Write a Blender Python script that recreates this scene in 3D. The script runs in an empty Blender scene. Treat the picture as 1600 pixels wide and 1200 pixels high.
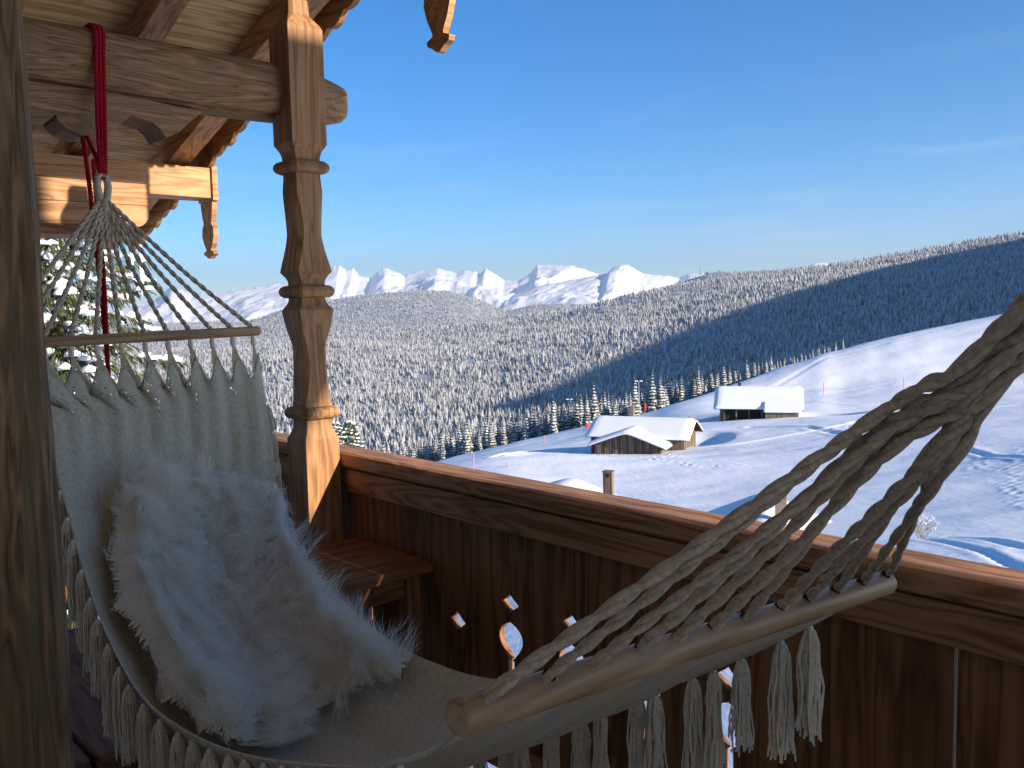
import bpy, bmesh, math, random
import numpy as np
from mathutils import Vector, Matrix
random.seed(7); rng = np.random.default_rng(7)
S = bpy.context.scene; COL = S.collection
# ---------------------------------------------------------------- camera
F_PX = 1370.0; YAW = math.radians(42.4); PIT = math.radians(5.0); ROL = math.radians(1.35); CZ = 1.6
CAM = np.array([0, 0, CZ])
FW = np.array([math.sin(YAW)*math.cos(PIT), math.cos(YAW)*math.cos(PIT), -math.sin(PIT)])
R0 = np.array([math.cos(YAW), -math.sin(YAW), 0.0]); U0 = np.cross(R0, FW)
RT = R0*math.cos(ROL) - U0*math.sin(ROL); UP = U0*math.cos(ROL) + R0*math.sin(ROL)
cd = bpy.data.cameras.new('camera'); cam = bpy.data.objects.new('camera', cd); COL.objects.link(cam)
cd.sensor_fit = 'HORIZONTAL'; cd.sensor_width = 36.0; cd.lens = 36.0*F_PX/1600.0
cd.clip_start = 0.02; cd.clip_end = 120000
cam.matrix_world = Matrix(((RT[0], UP[0], -FW[0], 0), (RT[1], UP[1], -FW[1], 0), (RT[2], UP[2], -FW[2], CZ), (0, 0, 0, 1)))
S.camera = cam
def ray(px, py): return FW + RT*(px-800)/F_PX + UP*(600-py)/F_PX
def at(px, py, ax, val):                     # photo pixel -> point on the plane coordinate[ax] = val
    d = ray(px, py); return CAM + d*((val-CAM[ax])/d[ax])
R0h = R0; FH = np.array([math.sin(YAW), math.cos(YAW), 0.0])
def dist(px, py, Z):                         # photo pixel -> point at forward ground distance Z
    d = ray(px, py); return CAM + d*(Z/(d@FH))
def view(X, Z, h): return R0h*X + FH*Z + np.array([0, 0, CZ+h])     # right, forward, height above the eye
# ---------------------------------------------------------------- light
SUN_EL = math.radians(18.4); SUN_AZ = math.radians(180-12.0)           # azimuth clockwise from +Y
SD = np.array([math.sin(SUN_AZ)*math.cos(SUN_EL), math.cos(SUN_AZ)*math.cos(SUN_EL), math.sin(SUN_EL)])
w = bpy.data.worlds.new('World'); S.world = w; w.use_nodes = True
nt = w.node_tree; bg = nt.nodes['Background']; out = nt.nodes['World Output']
sky = nt.nodes.new('ShaderNodeTexSky'); sky.sky_type = 'NISHITA'; sky.sun_disc = False
sky.sun_elevation = SUN_EL; sky.sun_rotation = SUN_AZ; sky.altitude = 1500; sky.air_density = 1.0; sky.dust_density = 0.0; sky.ozone_density = 5.0
bg.inputs['Strength'].default_value = 0.09
tc = nt.nodes.new('ShaderNodeTexCoord'); mp = nt.nodes.new('ShaderNodeMapping'); mp.inputs['Scale'].default_value = (1.6, 1.6, 16)
mp.inputs['Rotation'].default_value = (0.05, 0.03, 0); mp.inputs['Location'].default_value = (1.3, .4, .2)
nz = nt.nodes.new('ShaderNodeTexNoise'); nz.inputs['Scale'].default_value = 2.2; nz.inputs['Detail'].default_value = 6; nz.inputs['Roughness'].default_value = .55
nt.links.new(tc.outputs['Generated'], mp.inputs['Vector']); nt.links.new(mp.outputs[0], nz.inputs['Vector'])
rp = nt.nodes.new('ShaderNodeValToRGB'); rp.color_ramp.elements[0].position = .54; rp.color_ramp.elements[1].position = .82
nt.links.new(nz.outputs[0], rp.inputs[0])
sx = nt.nodes.new('ShaderNodeSeparateXYZ'); nt.links.new(tc.outputs['Generated'], sx.inputs[0])
mr = nt.nodes.new('ShaderNodeMapRange'); mr.inputs['From Min'].default_value = .26; mr.inputs['From Max'].default_value = .08; mr.inputs['To Min'].default_value = 0; mr.inputs['To Max'].default_value = .3
nt.links.new(sx.outputs['Z'], mr.inputs['Value'])
ml = nt.nodes.new('ShaderNodeMath'); ml.operation = 'MULTIPLY'; nt.links.new(rp.outputs[0], ml.inputs[0]); nt.links.new(mr.outputs[0], ml.inputs[1])
mx = nt.nodes.new('ShaderNodeMix'); mx.data_type = 'RGBA'; nt.links.new(ml.outputs[0], mx.inputs['Factor'])
hs = nt.nodes.new('ShaderNodeHueSaturation'); hs.inputs['Saturation'].default_value = 1.24; nt.links.new(sky.outputs[0], hs.inputs['Color']); nt.links.new(hs.outputs[0], mx.inputs['A']); mx.inputs['B'].default_value = (5.2, 5.4, 5.9, 1)
nt.links.new(mx.outputs['Result'], bg.inputs['Color'])
sl = bpy.data.lights.new('sun', 'SUN'); so = bpy.data.objects.new('sun', sl); COL.objects.link(so)
sl.energy = 4.6; sl.angle = math.radians(0.55); sl.color = (1.0, .86, .71)
so.rotation_euler = Vector(-SD).to_track_quat('-Z', 'Y').to_euler()
S.view_settings.view_transform = 'Standard'; S.view_settings.look = 'None'; S.view_settings.gamma = 1; S.view_settings.use_curve_mapping = False
S.view_settings.exposure = 1.12
S.cycles.use_denoising = True
S.cycles.max_bounces = 14; S.cycles.diffuse_bounces = 10; S.cycles.transmission_bounces = 10; S.cycles.transparent_max_bounces = 12; S.cycles.volume_bounces = 0
# ---------------------------------------------------------------- helpers
def tag(o, label=None, cat=None, group=None, kind=None):
    if label: o['label'] = label
    if cat: o['category'] = cat
    if group: o['group'] = group
    if kind: o['kind'] = kind
    return o
def empty(name, loc=(0, 0, 0), rz=0.0):
    o = bpy.data.objects.new(name, None); COL.objects.link(o); o.location = loc; o.rotation_euler = (0, 0, rz); return o
def link(name, me, mat=None, parent=None, smooth=False):
    if mat is not None and not me.materials: me.materials.append(mat)
    if smooth: me.polygons.foreach_set('use_smooth', [True]*len(me.polygons))
    o = bpy.data.objects.new(name, me); COL.objects.link(o)
    if parent is not None: o.parent = parent
    return o
class MB:
    """collects geometry of ONE mesh"""
    def __init__(s): s.v = []; s.f = []
    def add(s, vs, fs):
        b = len(s.v); s.v += [tuple(map(float, p)) for p in vs]; s.f += [tuple(i+b for i in f) for f in fs]; return s
    def box(s, x0, x1, y0, y1, z0, z1):
        return s.add([(x0,y0,z0),(x1,y0,z0),(x1,y1,z0),(x0,y1,z0),(x0,y0,z1),(x1,y0,z1),(x1,y1,z1),(x0,y1,z1)],
                     [(3,2,1,0),(4,5,6,7),(0,1,5,4),(1,2,6,5),(2,3,7,6),(3,0,4,7)])
    def prism(s, poly, fn0, fn1):             # poly 2-D points, fn0/fn1 map them to the two end caps
        n = len(poly); a = [fn0(*p) for p in poly]; b = [fn1(*p) for p in poly]
        return s.add(a+b, [tuple(range(n))[::-1], tuple(range(n, 2*n))]+[(i, (i+1) % n, n+(i+1) % n, n+i) for i in range(n)])
    def tube(s, pts, rad, n=6, caps=True):
        pts = [np.array(p, float) for p in pts]; m = len(pts)
        if not hasattr(rad, '__len__'): rad = [rad]*m
        ref = None; vs = []
        for i in range(m):
            t = pts[min(i+1, m-1)]-pts[max(i-1, 0)]; t = t/(np.linalg.norm(t)+1e-12)
            if ref is None: ref = np.cross(t, [0, 0, 1.0]) if abs(t[2]) < .9 else np.cross(t, [1.0, 0, 0])
            ref = ref-t*(ref@t); ref /= np.linalg.norm(ref)+1e-12; b = np.cross(t, ref)
            for k in range(n):
                a = 2*math.pi*k/n; vs.append(pts[i]+(ref*math.cos(a)+b*math.sin(a))*rad[i])
        fs = [(i*n+k, i*n+(k+1) % n, (i+1)*n+(k+1) % n, (i+1)*n+k) for i in range(m-1) for k in range(n)]
        if caps: fs += [tuple(range(n))[::-1], tuple(range((m-1)*n, m*n))]
        return s.add(vs, fs)
    def mesh(s, name):
        me = bpy.data.meshes.new(name); me.from_pydata(s.v, [], s.f); me.update(); return me
    def build(s, name, mat, parent=None, smooth=False, bevel=0):
        o = link(name, s.mesh(name), mat, parent, smooth)
        if bevel:
            b = o.modifiers.new('bevel', 'BEVEL'); b.width = bevel; b.segments = 2; b.limit_method = 'ANGLE'
        return o
def grid_mesh(name, P, mat, parent=None, smooth=True):       # P: array (rows, cols, 3)
    r, c = P.shape[:2]; me = bpy.data.meshes.new(name)
    idx = np.arange(r*c).reshape(r, c)
    q = np.stack([idx[:-1, :-1], idx[:-1, 1:], idx[1:, 1:], idx[1:, :-1]], -1).reshape(-1, 4)
    me.vertices.add(r*c); me.vertices.foreach_set('co', P.reshape(-1).astype(np.float32))
    me.loops.add(q.size); me.loops.foreach_set('vertex_index', q.reshape(-1).astype(np.int32))
    me.polygons.add(len(q)); me.polygons.foreach_set('loop_start', np.arange(0, q.size, 4, dtype=np.int32))
    me.update(calc_edges=True); me.validate()
    return link(name, me, mat, parent, smooth)
def tri_mesh(name, V, T):
    me = bpy.data.meshes.new(name)
    me.vertices.add(len(V)); me.vertices.foreach_set('co', np.asarray(V, np.float32).reshape(-1))
    me.loops.add(len(T)*3); me.loops.foreach_set('vertex_index', np.asarray(T, np.int32).reshape(-1))
    me.polygons.add(len(T)); me.polygons.foreach_set('loop_start', np.arange(0, len(T)*3, 3, dtype=np.int32))
    me.update(calc_edges=True); return me
def hash2(i, j, s): 
    v = np.sin(i*127.1+j*311.7+s*74.7)*43758.5453; return v-np.floor(v)
def vnoise(x, y, s=0):
    xi = np.floor(x); yi = np.floor(y); u = x-xi; v = y-yi; u = u*u*(3-2*u); v = v*v*(3-2*v)
    return (hash2(xi, yi, s)*(1-u)+hash2(xi+1, yi, s)*u)*(1-v)+(hash2(xi, yi+1, s)*(1-u)+hash2(xi+1, yi+1, s)*u)*v
def fbm(x, y, o=5, s=0, g=.5):
    a = 1.0; t = 0; n = 0
    for k in range(o): t = t+a*vnoise(x*2**k+k*13.7, y*2**k-k*7.3, s+k); n += a; a *= g
    return t/n-.5
def ridged(x, y, o=6, s=0):
    a = 1.0; t = 0; n = 0
    for k in range(o): t = t+a*(1-np.abs(2*vnoise(x*2**k+k*3.1, y*2**k+k*9.7, s+k)-1)); n += a; a *= .5
    return t/n
# ---------------------------------------------------------------- materials
def nodes(name, rough=.7, spec=.25):
    m = bpy.data.materials.new(name); m.use_nodes = True; n = m.node_tree.nodes; b = n['Principled BSDF']
    b.inputs['Roughness'].default_value = rough; b.inputs['Specular IOR Level'].default_value = spec
    return m, n, m.node_tree.links, b
def flat(name, col, rough=.7, spec=.25):
    m, n, l, b = nodes(name, rough, spec); b.inputs['Base Color'].default_value = (*col, 1); return m
def ramp(n, l, src, stops):
    r = n.new('ShaderNodeValToRGB'); e = r.color_ramp.elements
    while len(e) < len(stops): e.new(.5)
    for k, (p, c) in enumerate(stops): e[k].position = p; e[k].color = (*c, 1)
    l.new(src, r.inputs[0]); return r.outputs[0]
def wood(name, dark, mid, light, axis=0, scale=1.0, rough=.62, knots=True, grey=None, bump=.25, figure=13):
    """plank / log wood: long grain along one object axis, growth-ring figure, knots"""
    m, n, l, b = nodes(name, rough, .3)
    t = n.new('ShaderNodeTexCoord'); mp = n.new('ShaderNodeMapping')
    oi = n.new('ShaderNodeObjectInfo'); ad = n.new('ShaderNodeVectorMath'); ad.operation = 'MULTIPLY_ADD'
    l.new(oi.outputs['Random'], ad.inputs[0]); ad.inputs[1].default_value = (37, 53, 71); l.new(t.outputs['Object'], ad.inputs[2])
    sc = [16*scale]*3; sc[axis] = 1.5*scale; mp.inputs['Scale'].default_value = sc; l.new(ad.outputs[0], mp.inputs['Vector'])
    n1 = n.new('ShaderNodeTexNoise'); n1.inputs['Scale'].default_value = 1.0; n1.inputs['Detail'].default_value = 3; n1.inputs['Distortion'].default_value = .6
    l.new(mp.outputs[0], n1.inputs['Vector'])
    mu = n.new('ShaderNodeMath'); mu.operation = 'MULTIPLY'; mu.inputs[1].default_value = figure; l.new(n1.outputs[0], mu.inputs[0])
    fr = n.new('ShaderNodeMath'); fr.operation = 'PINGPONG'; fr.inputs[1].default_value = 1; l.new(mu.outputs[0], fr.inputs[0])
    sc2 = [120*scale]*3; sc2[axis] = 5*scale; mp2 = n.new('ShaderNodeMapping'); mp2.inputs['Scale'].default_value = sc2; l.new(ad.outputs[0], mp2.inputs['Vector'])
    n2 = n.new('ShaderNodeTexNoise'); n2.inputs['Scale'].default_value = 1; n2.inputs['Detail'].default_value = 4; l.new(mp2.outputs[0], n2.inputs['Vector'])
    mixf = n.new('ShaderNodeMix'); mixf.data_type = 'FLOAT'; mixf.inputs['Factor'].default_value = .38; l.new(fr.outputs[0], mixf.inputs['A']); l.new(n2.outputs[0], mixf.inputs['B'])
    c = ramp(n, l, mixf.outputs['Result'], [(.12, dark), (.45, mid), (.8, light)])
    n3 = n.new('ShaderNodeTexNoise'); n3.inputs['Scale'].default_value = 2.3; n3.inputs['Detail'].default_value = 4; l.new(ad.outputs[0], n3.inputs['Vector'])
    mm = n.new('ShaderNodeMix'); mm.data_type = 'RGBA'; mm.blend_type = 'MULTIPLY'; mm.inputs['Factor'].default_value = .55
    l.new(c, mm.inputs['A']); l.new(ramp(n, l, n3.outputs[0], [(.3, (.55, .5, .46)), (.7, (1.15, 1.1, 1.05))]), mm.inputs['B']); c = mm.outputs['Result']
    if grey:
        n4 = n.new('ShaderNodeTexNoise'); n4.inputs['Scale'].default_value = 3.1; n4.inputs['Detail'].default_value = 5; l.new(mp.outputs[0], n4.inputs['Vector'])
        mg = n.new('ShaderNodeMix'); mg.data_type = 'RGBA'; l.new(ramp(n, l, n4.outputs[0], [(.42, (0, 0, 0)), (.62, (1, 1, 1))]), mg.inputs['Factor']); l.new(c, mg.inputs['A']); mg.inputs['B'].default_value = (*grey, 1); c = mg.outputs['Result']
    if knots:
        vs = [5*scale]*3; vs[axis] = 1.7*scale; mp3 = n.new('ShaderNodeMapping'); mp3.inputs['Scale'].default_value = vs; l.new(ad.outputs[0], mp3.inputs['Vector'])
        vo = n.new('ShaderNodeTexVoronoi'); vo.inputs['Scale'].default_value = .8; l.new(mp3.outputs[0], vo.inputs['Vector'])
        mk = n.new('ShaderNodeMix'); mk.data_type = 'RGBA'; l.new(ramp(n, l, vo.outputs['Distance'], [(.045, (1, 1, 1)), (.085, (0, 0, 0))]), mk.inputs['Factor'])
        l.new(c, mk.inputs['A']); mk.inputs['B'].default_value = (dark[0]*.35, dark[1]*.32, dark[2]*.3, 1); c = mk.outputs['Result']
    l.new(c, b.inputs['Base Color'])
    bp = n.new('ShaderNodeBump'); bp.inputs['Strength'].default_value = bump; bp.inputs['Distance'].default_value = .004
    l.new(mixf.outputs['Result'], bp.inputs['Height']); l.new(bp.outputs[0], b.inputs['Normal'])
    return m
OLD = dict(dark=(.085, .048, .018), mid=(.25, .128, .052), light=(.37, .20, .088))
M = {}
OLDL = dict(dark=(.13, .07, .027), mid=(.34, .187, .085), light=(.47, .28, .14))
M['log'] = wood('weathered_log', **OLDL, axis=0, scale=1.3, grey=(.26, .165, .08), rough=.8, bump=.7)
M['post'] = wood('weathered_post', **OLD, axis=2, scale=1.2, grey=(.17, .105, .045), rough=.8, bump=.8)
NEW = dict(dark=(.26, .125, .05), mid=(.44, .23, .10), light=(.55, .31, .145))
M['col'] = wood('spruce_column', (.21, .10, .037), (.36, .188, .078), (.45, .255, .112), axis=2, scale=.7, rough=.6)
M['beamx'] = wood('spruce_beam_x', **NEW, axis=0, scale=.7)
M['boardx'] = wood('roof_board', (.30, .18, .065), (.53, .345, .14), (.65, .45, .20), axis=0, scale=.6)
M['rafter'] = wood('rafter_wood', (.20, .09, .033), (.37, .18, .07), (.47, .25, .10), axis=1, scale=.6)
RED = dict(dark=(.11, .044, .015), mid=(.225, .098, .036), light=(.32, .15, .06))
M['rail'] = wood('rail_wood', (.19, .08, .03), (.37, .18, .077), (.48, .255, .12), axis=1, scale=.6, rough=.62, figure=17, knots=False)
M['bal'] = wood('balustrade_wood', **RED, axis=2, scale=.6, rough=.6)
M['redx'] = wood('red_plank_x', **RED, axis=0, scale=.6)
M['floor'] = wood('floor_wood', (.10, .055, .035), (.19, .11, .07), (.26, .16, .11), axis=1, scale=.6)
M['bar'] = wood('varnished_bar', (.30, .17, .08), (.45, .28, .14), (.56, .37, .2), axis=0, scale=.5, rough=.42, knots=False, bump=.08)
M['wall'] = flat('bounce_white', (.80, .78, .74), .9)  # made white so the unseen walls bounce light onto the hammock
M['hole'] = flat('drilled_hole', (.03, .018, .01), .9)
def snow_mat():
    m, n, l, b = nodes('snow', .65, .3); b.inputs['Base Color'].default_value = (.82, .845, .88, 1)
    t = n.new('ShaderNodeTexCoord')
    n1 = n.new('ShaderNodeTexNoise'); n1.inputs['Scale'].default_value = .22; n1.inputs['Detail'].default_value = 8; n1.inputs['Roughness'].default_value = .62
    mp = n.new('ShaderNodeMapping'); mp.inputs['Scale'].default_value = (1, .45, 1); l.new(t.outputs['Object'], mp.inputs[0]); l.new(mp.outputs[0], n1.inputs['Vector'])
    bp = n.new('ShaderNodeBump'); n2 = n.new('ShaderNodeTexNoise'); n2.inputs['Scale'].default_value = 1.7; n2.inputs['Detail'].default_value = 6; n2.inputs['Distortion'].default_value = .8
    mp2 = n.new('ShaderNodeMapping'); mp2.inputs['Scale'].default_value = (1, .3, 1); mp2.inputs['Rotation'].default_value = (0, 0, .5); l.new(t.outputs['Object'], mp2.inputs[0]); l.new(mp2.outputs[0], n2.inputs['Vector'])
    ma = n.new('ShaderNodeMath'); ma.operation = 'MULTIPLY_ADD'; ma.inputs[1].default_value = .10; l.new(n2.outputs[0], ma.inputs[0]); l.new(n1.outputs[0], ma.inputs[2])
    bp.inputs['Strength'].default_value = .5; bp.inputs['Distance'].default_value = .35; l.new(ma.outputs[0], bp.inputs['Height'])
    l.new(bp.outputs[0], b.inputs['Normal']); return m
M['snow'] = snow_mat()
M['roofsnow'] = flat('roof_snow', (.77, .79, .82), .7)
def barn(name, a, c):
    m, n, l, b = nodes(name, .85, .1)
    t = n.new('ShaderNodeTexCoord'); mp = n.new('ShaderNodeMapping'); mp.inputs['Scale'].default_value = (3.2, 3.2, .12); l.new(t.outputs['Object'], mp.inputs[0])
    z = n.new('ShaderNodeTexNoise'); z.inputs['Scale'].default_value = 1.6; z.inputs['Detail'].default_value = 3; l.new(mp.outputs[0], z.inputs['Vector'])
    l.new(ramp(n, l, z.outputs[0], [(.35, a), (.65, c)]), b.inputs['Base Color']); return m
M['barn'] = barn('grey_barn_boards', (.075, .055, .04), (.27, .205, .145))
M['barn_dark'] = barn('dark_barn_boards', (.035, .027, .02), (.10, .075, .055))
M['concrete'] = flat('chimney_render', (.23, .18, .145), .9)
M['metal'] = flat('galvanised_metal', (.45, .45, .45), .4, .5)
M['dark'] = flat('dark_opening', (.02, .017, .015), .9)
M['redpaint'] = flat('red_padding', (.62, .06, .025), .6)
M['orange'] = flat('orange_pole', (.75, .17, .09), .6)
M['pink'] = flat('pink_pole', (.75, .16, .5), .6)
# ================================================================ TERRAIN (local frame: x right, y forward of the view, turned by -YAW)
def vobj(o): o.rotation_euler = (0, 0, -YAW); o.location = (0, 0, CZ); return o
def px2l(px, py, Z):                            # photo pixel at forward distance Z -> local (x, y, h)
    p = dist(px, py, Z)-CAM; return np.array([p@R0h, p@FH, p[2]])
class TPS:
    def __init__(s, P, reg=0.0):
        P = np.array(P, float); s.p = P[:, :2]/100; n = len(P)
        d = np.linalg.norm(s.p[:, None]-s.p[None], axis=-1); K = np.where(d > 0, d*d*np.log(d+1e-12), 0)+reg*np.eye(n)
        A = np.zeros((n+3, n+3)); A[:n, :n] = K; A[:n, n] = 1; A[:n, n+1:] = s.p; A[n, :n] = 1; A[n+1:, :n] = s.p.T
        s.w = np.linalg.solve(A, np.r_[P[:, 2], 0, 0, 0])
    def __call__(s, X, Y):
        sh = X.shape; q = np.stack([X.ravel(), Y.ravel()], -1)/100; o = np.empty(len(q))
        for a in range(0, len(q), 20000):
            d = np.linalg.norm(q[a:a+20000, None]-s.p[None], axis=-1)
            o[a:a+20000] = (d*d*np.log(d+1e-12))@s.w[:-3]+s.w[-3]+q[a:a+20000]@s.w[-2:]
        return o.reshape(sh)
crest = [(560, 752, 240), (640, 732, 238), (700, 716, 235), (800, 692, 228), (910, 667, 222), (1000, 648, 222), (1115, 612, 235), (1180, 588, 248), (1250, 564, 262), (1320, 544, 273), (1400, 524, 285), (1560, 492, 305), (1700, 462, 315)]
CP = [(0, 0, -5.6), (-15, 4, -8.5), (12, -4, -4.5), (8, 12, -6.3), (-40, 0, -14), (-8, 25, -10.5), (30, 0, -3.5), (70, 0, -3)]
CP += [tuple(px2l(*q)) for q in [(1590, 888, 24), (1430, 862, 27), (1440, 838, 34), (1560, 835, 40), (1590, 790, 52), (1450, 790, 58), (1500, 700, 92), (1590, 625, 130), (1320, 745, 82),
      (1250, 705, 105), (1100, 735, 95), (1010, 760, 85), (850, 738, 96), (760, 742, 92), (640, 790, 90), (930, 716, 116), (1020, 708, 124), (1090, 680, 134), (1180, 655, 143), (1280, 640, 150), (1060, 652, 172), (960, 672, 165),
      (830, 711, 112), (740, 726, 104), (790, 704, 150), (1400, 640, 155), (1420, 590, 195), (1560, 560, 200), (1250, 602, 210), (880, 684, 190), (1640, 700, 80)]]
CP += [tuple(px2l(*q)) for q in crest]
for q in crest:
    p = px2l(*q); CP.append((p[0]*1.12-3, p[1]*1.12, p[2]-16)); CP.append((p[0]*1.4-15, p[1]*1.4, p[2]-75))
CP += [(-120, 60, -45), (-110, 150, -60), (160, 60, 3), (260, 200, 18)]
tps = TPS(CP, 0.002)
# rows by distance, columns by bearing
bear = np.radians(np.linspace(-50, 52, 640)); rad = np.concatenate([np.linspace(2, 60, 110), np.geomspace(60.4, 430, 430)])
BB, RR = np.meshgrid(bear, rad); GX = RR*np.sin(BB); GY = RR*np.cos(BB)
def ground(X, Y):
    h = tps(X, Y)
    h = h+fbm(X/38, Y/26, 4, 3)*1.5*np.clip((np.hypot(X, Y)-25)/60, 0, 1)+fbm(X/9, Y/6, 3, 9)*.30
    return h
GH = ground(GX, GY)
# true the skyline of the slope against the crest line read from the photograph
CT = np.array([px2l(*c_) for c_ in crest]); cb = np.arctan2(CT[:, 0], CT[:, 1]); ct = CT[:, 2]/np.hypot(CT[:, 0], CT[:, 1])
for _ in range(5):
    far_ = RR > 130; el = np.where(far_, GH/RR, -9).max(0); want = np.interp(bear, cb, ct); dl = np.where((bear > cb[0]) & (bear < cb[-1]+.05), want-el, 0)
    dl = np.convolve(np.pad(dl, 10, 'edge'), np.ones(21)/21, 'valid'); wz = np.clip((RR-120)/110, 0, 1); wz = wz*wz*(3-2*wz); GH = GH+dl[None]*RR*wz
# hollows scoured beside the two huts, drift banks
def bowl(cx, cy, rx, ry, dep, ang=0.0):
    c, s_ = math.cos(ang), math.sin(ang); u = (GX-cx)*c+(GY-cy)*s_; v = -(GX-cx)*s_+(GY-cy)*c
    return -dep*np.exp(-((u/rx)**2+(v/ry)**2)**2)
c2 = px2l(1285, 634, 146); GH += bowl(c2[0], c2[1], 5.2, 7, 1.7)
c1 = px2l(1100, 668, 128); GH += bowl(c1[0], c1[1], 3.4, 5, 1.3)
c3 = px2l(1050, 640, 168); GH += bowl(c3[0], c3[1], 9, 12, 1.2)
# ski tracks and footprints pressed into the snow
def track(pts, width, depth, wob=.0, twin=0):
    global GH
    pts = np.array([px2l(*p)[:2] for p in pts]); q = []
    for a, b in zip(pts[:-1], pts[1:]): q += [a+(b-a)*t for t in np.linspace(0, 1, 60, endpoint=False)]
    q = np.array(q); t = np.arange(len(q)); q = q+np.stack([np.sin(t*.21)+np.sin(t*.083+1), np.cos(t*.17)], -1)*wob
    x0, x1, y0, y1 = q[:, 0].min()-3, q[:, 0].max()+3, q[:, 1].min()-3, q[:, 1].max()+3
    m = (GX > x0) & (GX < x1) & (GY > y0) & (GY < y1); ii = np.argwhere(m)
    X = GX[m]; Y = GY[m]; d = np.full(len(X), 1e9)
    for k in range(0, len(q)): d = np.minimum(d, np.hypot(X-q[k, 0], Y-q[k, 1]))
    prof = -depth*np.exp(-(d/width)**2)+depth*.45*np.exp(-((d-width*2)/width)**2)
    GH[m] += prof
def steps(pts, depth=.13, size=.26, gap=1.1):
    depth = min(depth, .17)
    global GH
    pts = np.array([px2l(*p)[:2] for p in pts])
    for a, b in zip(pts[:-1], pts[1:]):
        L = np.linalg.norm(b-a); n = max(2, int(L/gap))
        for k in range(n):
            c = a+(b-a)*(k+random.uniform(-.2, .2))/n+np.array([random.uniform(-.45, .45), random.uniform(-.45, .45)])
            m = (abs(GX-c[0]) < 1.2) & (abs(GY-c[1]) < 1.2)
            d = np.hypot(GX[m]-c[0], GY[m]-c[1]); GH[m] += -depth*np.exp(-(d/size)**2)+depth*.5*np.exp(-((d-size*1.9)/(size*.7))**2)
track([(1000, 712, 122), (1150, 690, 118), (1300, 668, 120), (1420, 655, 125), (1600, 640, 122)], .55, .26)
track([(1170, 668, 133), (1260, 676, 124), (1340, 700, 110), (1400, 716, 102)], .5, .22)
track([(1110, 592, 238), (1200, 600, 205), (1330, 612, 180), (1480, 612, 168), (1600, 606, 160)], .6, .2)
track([(1200, 590, 215), (1290, 575, 235), (1400, 560, 240), (1500, 545, 250)], .7, .16)
track([(1330, 566, 240), (1420, 552, 248), (1560, 520, 262)], .7, .16)
track([(1290, 590, 205), (1400, 580, 205), (1560, 565, 190)], .7, .18)
track([(775, 745, 108), (830, 722, 118), (872, 708, 130)], .5, .35); track([(800, 748, 108), (850, 724, 118), (900, 704, 135)], .5, .3)
track([(1480, 842, 36), (1600, 872, 27)], .25, .12); track([(1440, 846, 33), (1530, 868, 27), (1600, 892, 23)], .2, .1); track([(1500, 700, 90), (1560, 715, 80), (1600, 722, 75)], .4, .2)
steps([(940, 712, 121), (1020, 730, 105), (1100, 745, 95), (1200, 742, 95)], gap=.9); steps([(1020, 735, 103), (1045, 715, 115), (1060, 732, 105)], gap=.8, depth=.35)
steps([(1260, 712, 104), (1330, 730, 95), (1345, 715, 100), (1320, 695, 112), (1330, 665, 125)], gap=.9, depth=.3)
steps([(1510, 690, 95), (1540, 715, 82), (1520, 735, 74), (1580, 745, 70)], gap=1.0, depth=.08); steps([(1600, 700, 85), (1585, 760, 62), (1600, 800, 50)], gap=1.0, depth=.07)
steps([(1240, 645, 150), (1290, 652, 143), (1360, 648, 143), (1440, 640, 146)], gap=1.3, depth=.4, size=.5)
G = grid_mesh('snow_slope', np.stack([GX, GY, GH], -1), M['snow']); vobj(G); tag(G, 'sunlit snow slope with ski tracks and footprints', kind='structure')
def gz(X, Y):
    a = np.array([[X]], float); b = np.array([[Y]], float); return float(ground(a, b)[0, 0])
def gpix(px, py, Z0=60, Z1=400):                # where the photo pixel's ray meets the snow
    for Z in np.linspace(Z0, Z1, 500):
        p = px2l(px, py, Z)
        if p[2] < gz(p[0], p[1]): return p
    return px2l(px, py, 150)
# ---- valley floor sheet out to the horizon
m = MB(); N = 64
ring = [[(r*math.sin(2*math.pi*k/N), r*math.cos(2*math.pi*k/N), h) for k in range(N)] for r, h in ((350, -190), (3000, -260), (12000, -420), (60000, -900))]
vs = [(0, 0, -190)]+sum(ring, []); fs = [(0, 1+(k+1) % N, 1+k) for k in range(N)]
for a in range(3): fs += [(1+a*N+k, 1+a*N+(k+1) % N, 1+(a+1)*N+(k+1) % N, 1+(a+1)*N+k) for k in range(N)]
m.add(vs, fs); o = m.build('ground', M['snow'], smooth=True); vobj(o); tag(o, kind='structure')
# ================================================================ FORESTED HILLS
def hill(name, sky_pts, base_pts, nz_amp, nz_sc, mat, nrow=120, ncol=260, back=.75, seed=0, over=1.0):
    """slope between a base line and a skyline, both given as (px, py, distance); falls away behind the skyline"""
    xs = np.linspace(sky_pts[0][0], sky_pts[-1][0], ncol)
    def curve(pts):
        L = np.array([px2l(*p) for p in pts]); q = [p[0] for p in pts]
        return np.stack([np.interp(xs, q, L[:, k]) for k in range(3)], -1)
    T = curve(sky_pts); B = curve(base_pts); rows = []
    for t in np.linspace(0, 1, nrow):
        e = t; P = B+(T-B)*e; P = P.copy(); P[:, 2] = B[:, 2]+(T[:, 2]-B[:, 2])*(t**over); rows.append(P)
    for t in np.linspace(.04, 1, 26):
        P = T+(T-B)*t*back; P[:, 2] = T[:, 2]-(np.abs(T[:, 2]-B[:, 2])*.7+60)*t**1.3; rows.append(P)
    P = np.array(rows); fade = np.ones(len(rows)); fade[:nrow] = np.clip(np.linspace(0, 1, nrow)*4, 0, 1)*np.clip((1.06-np.linspace(0, 1, nrow))*5, .15, 1)
    P[:, :, 2] += fbm(P[:, :, 0]/nz_sc, P[:, :, 1]/nz_sc, 5, seed)*nz_amp*fade[:, None]
    o = grid_mesh(name, P, mat); vobj(o); tag(o, kind='structure'); return P, nrow
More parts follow.
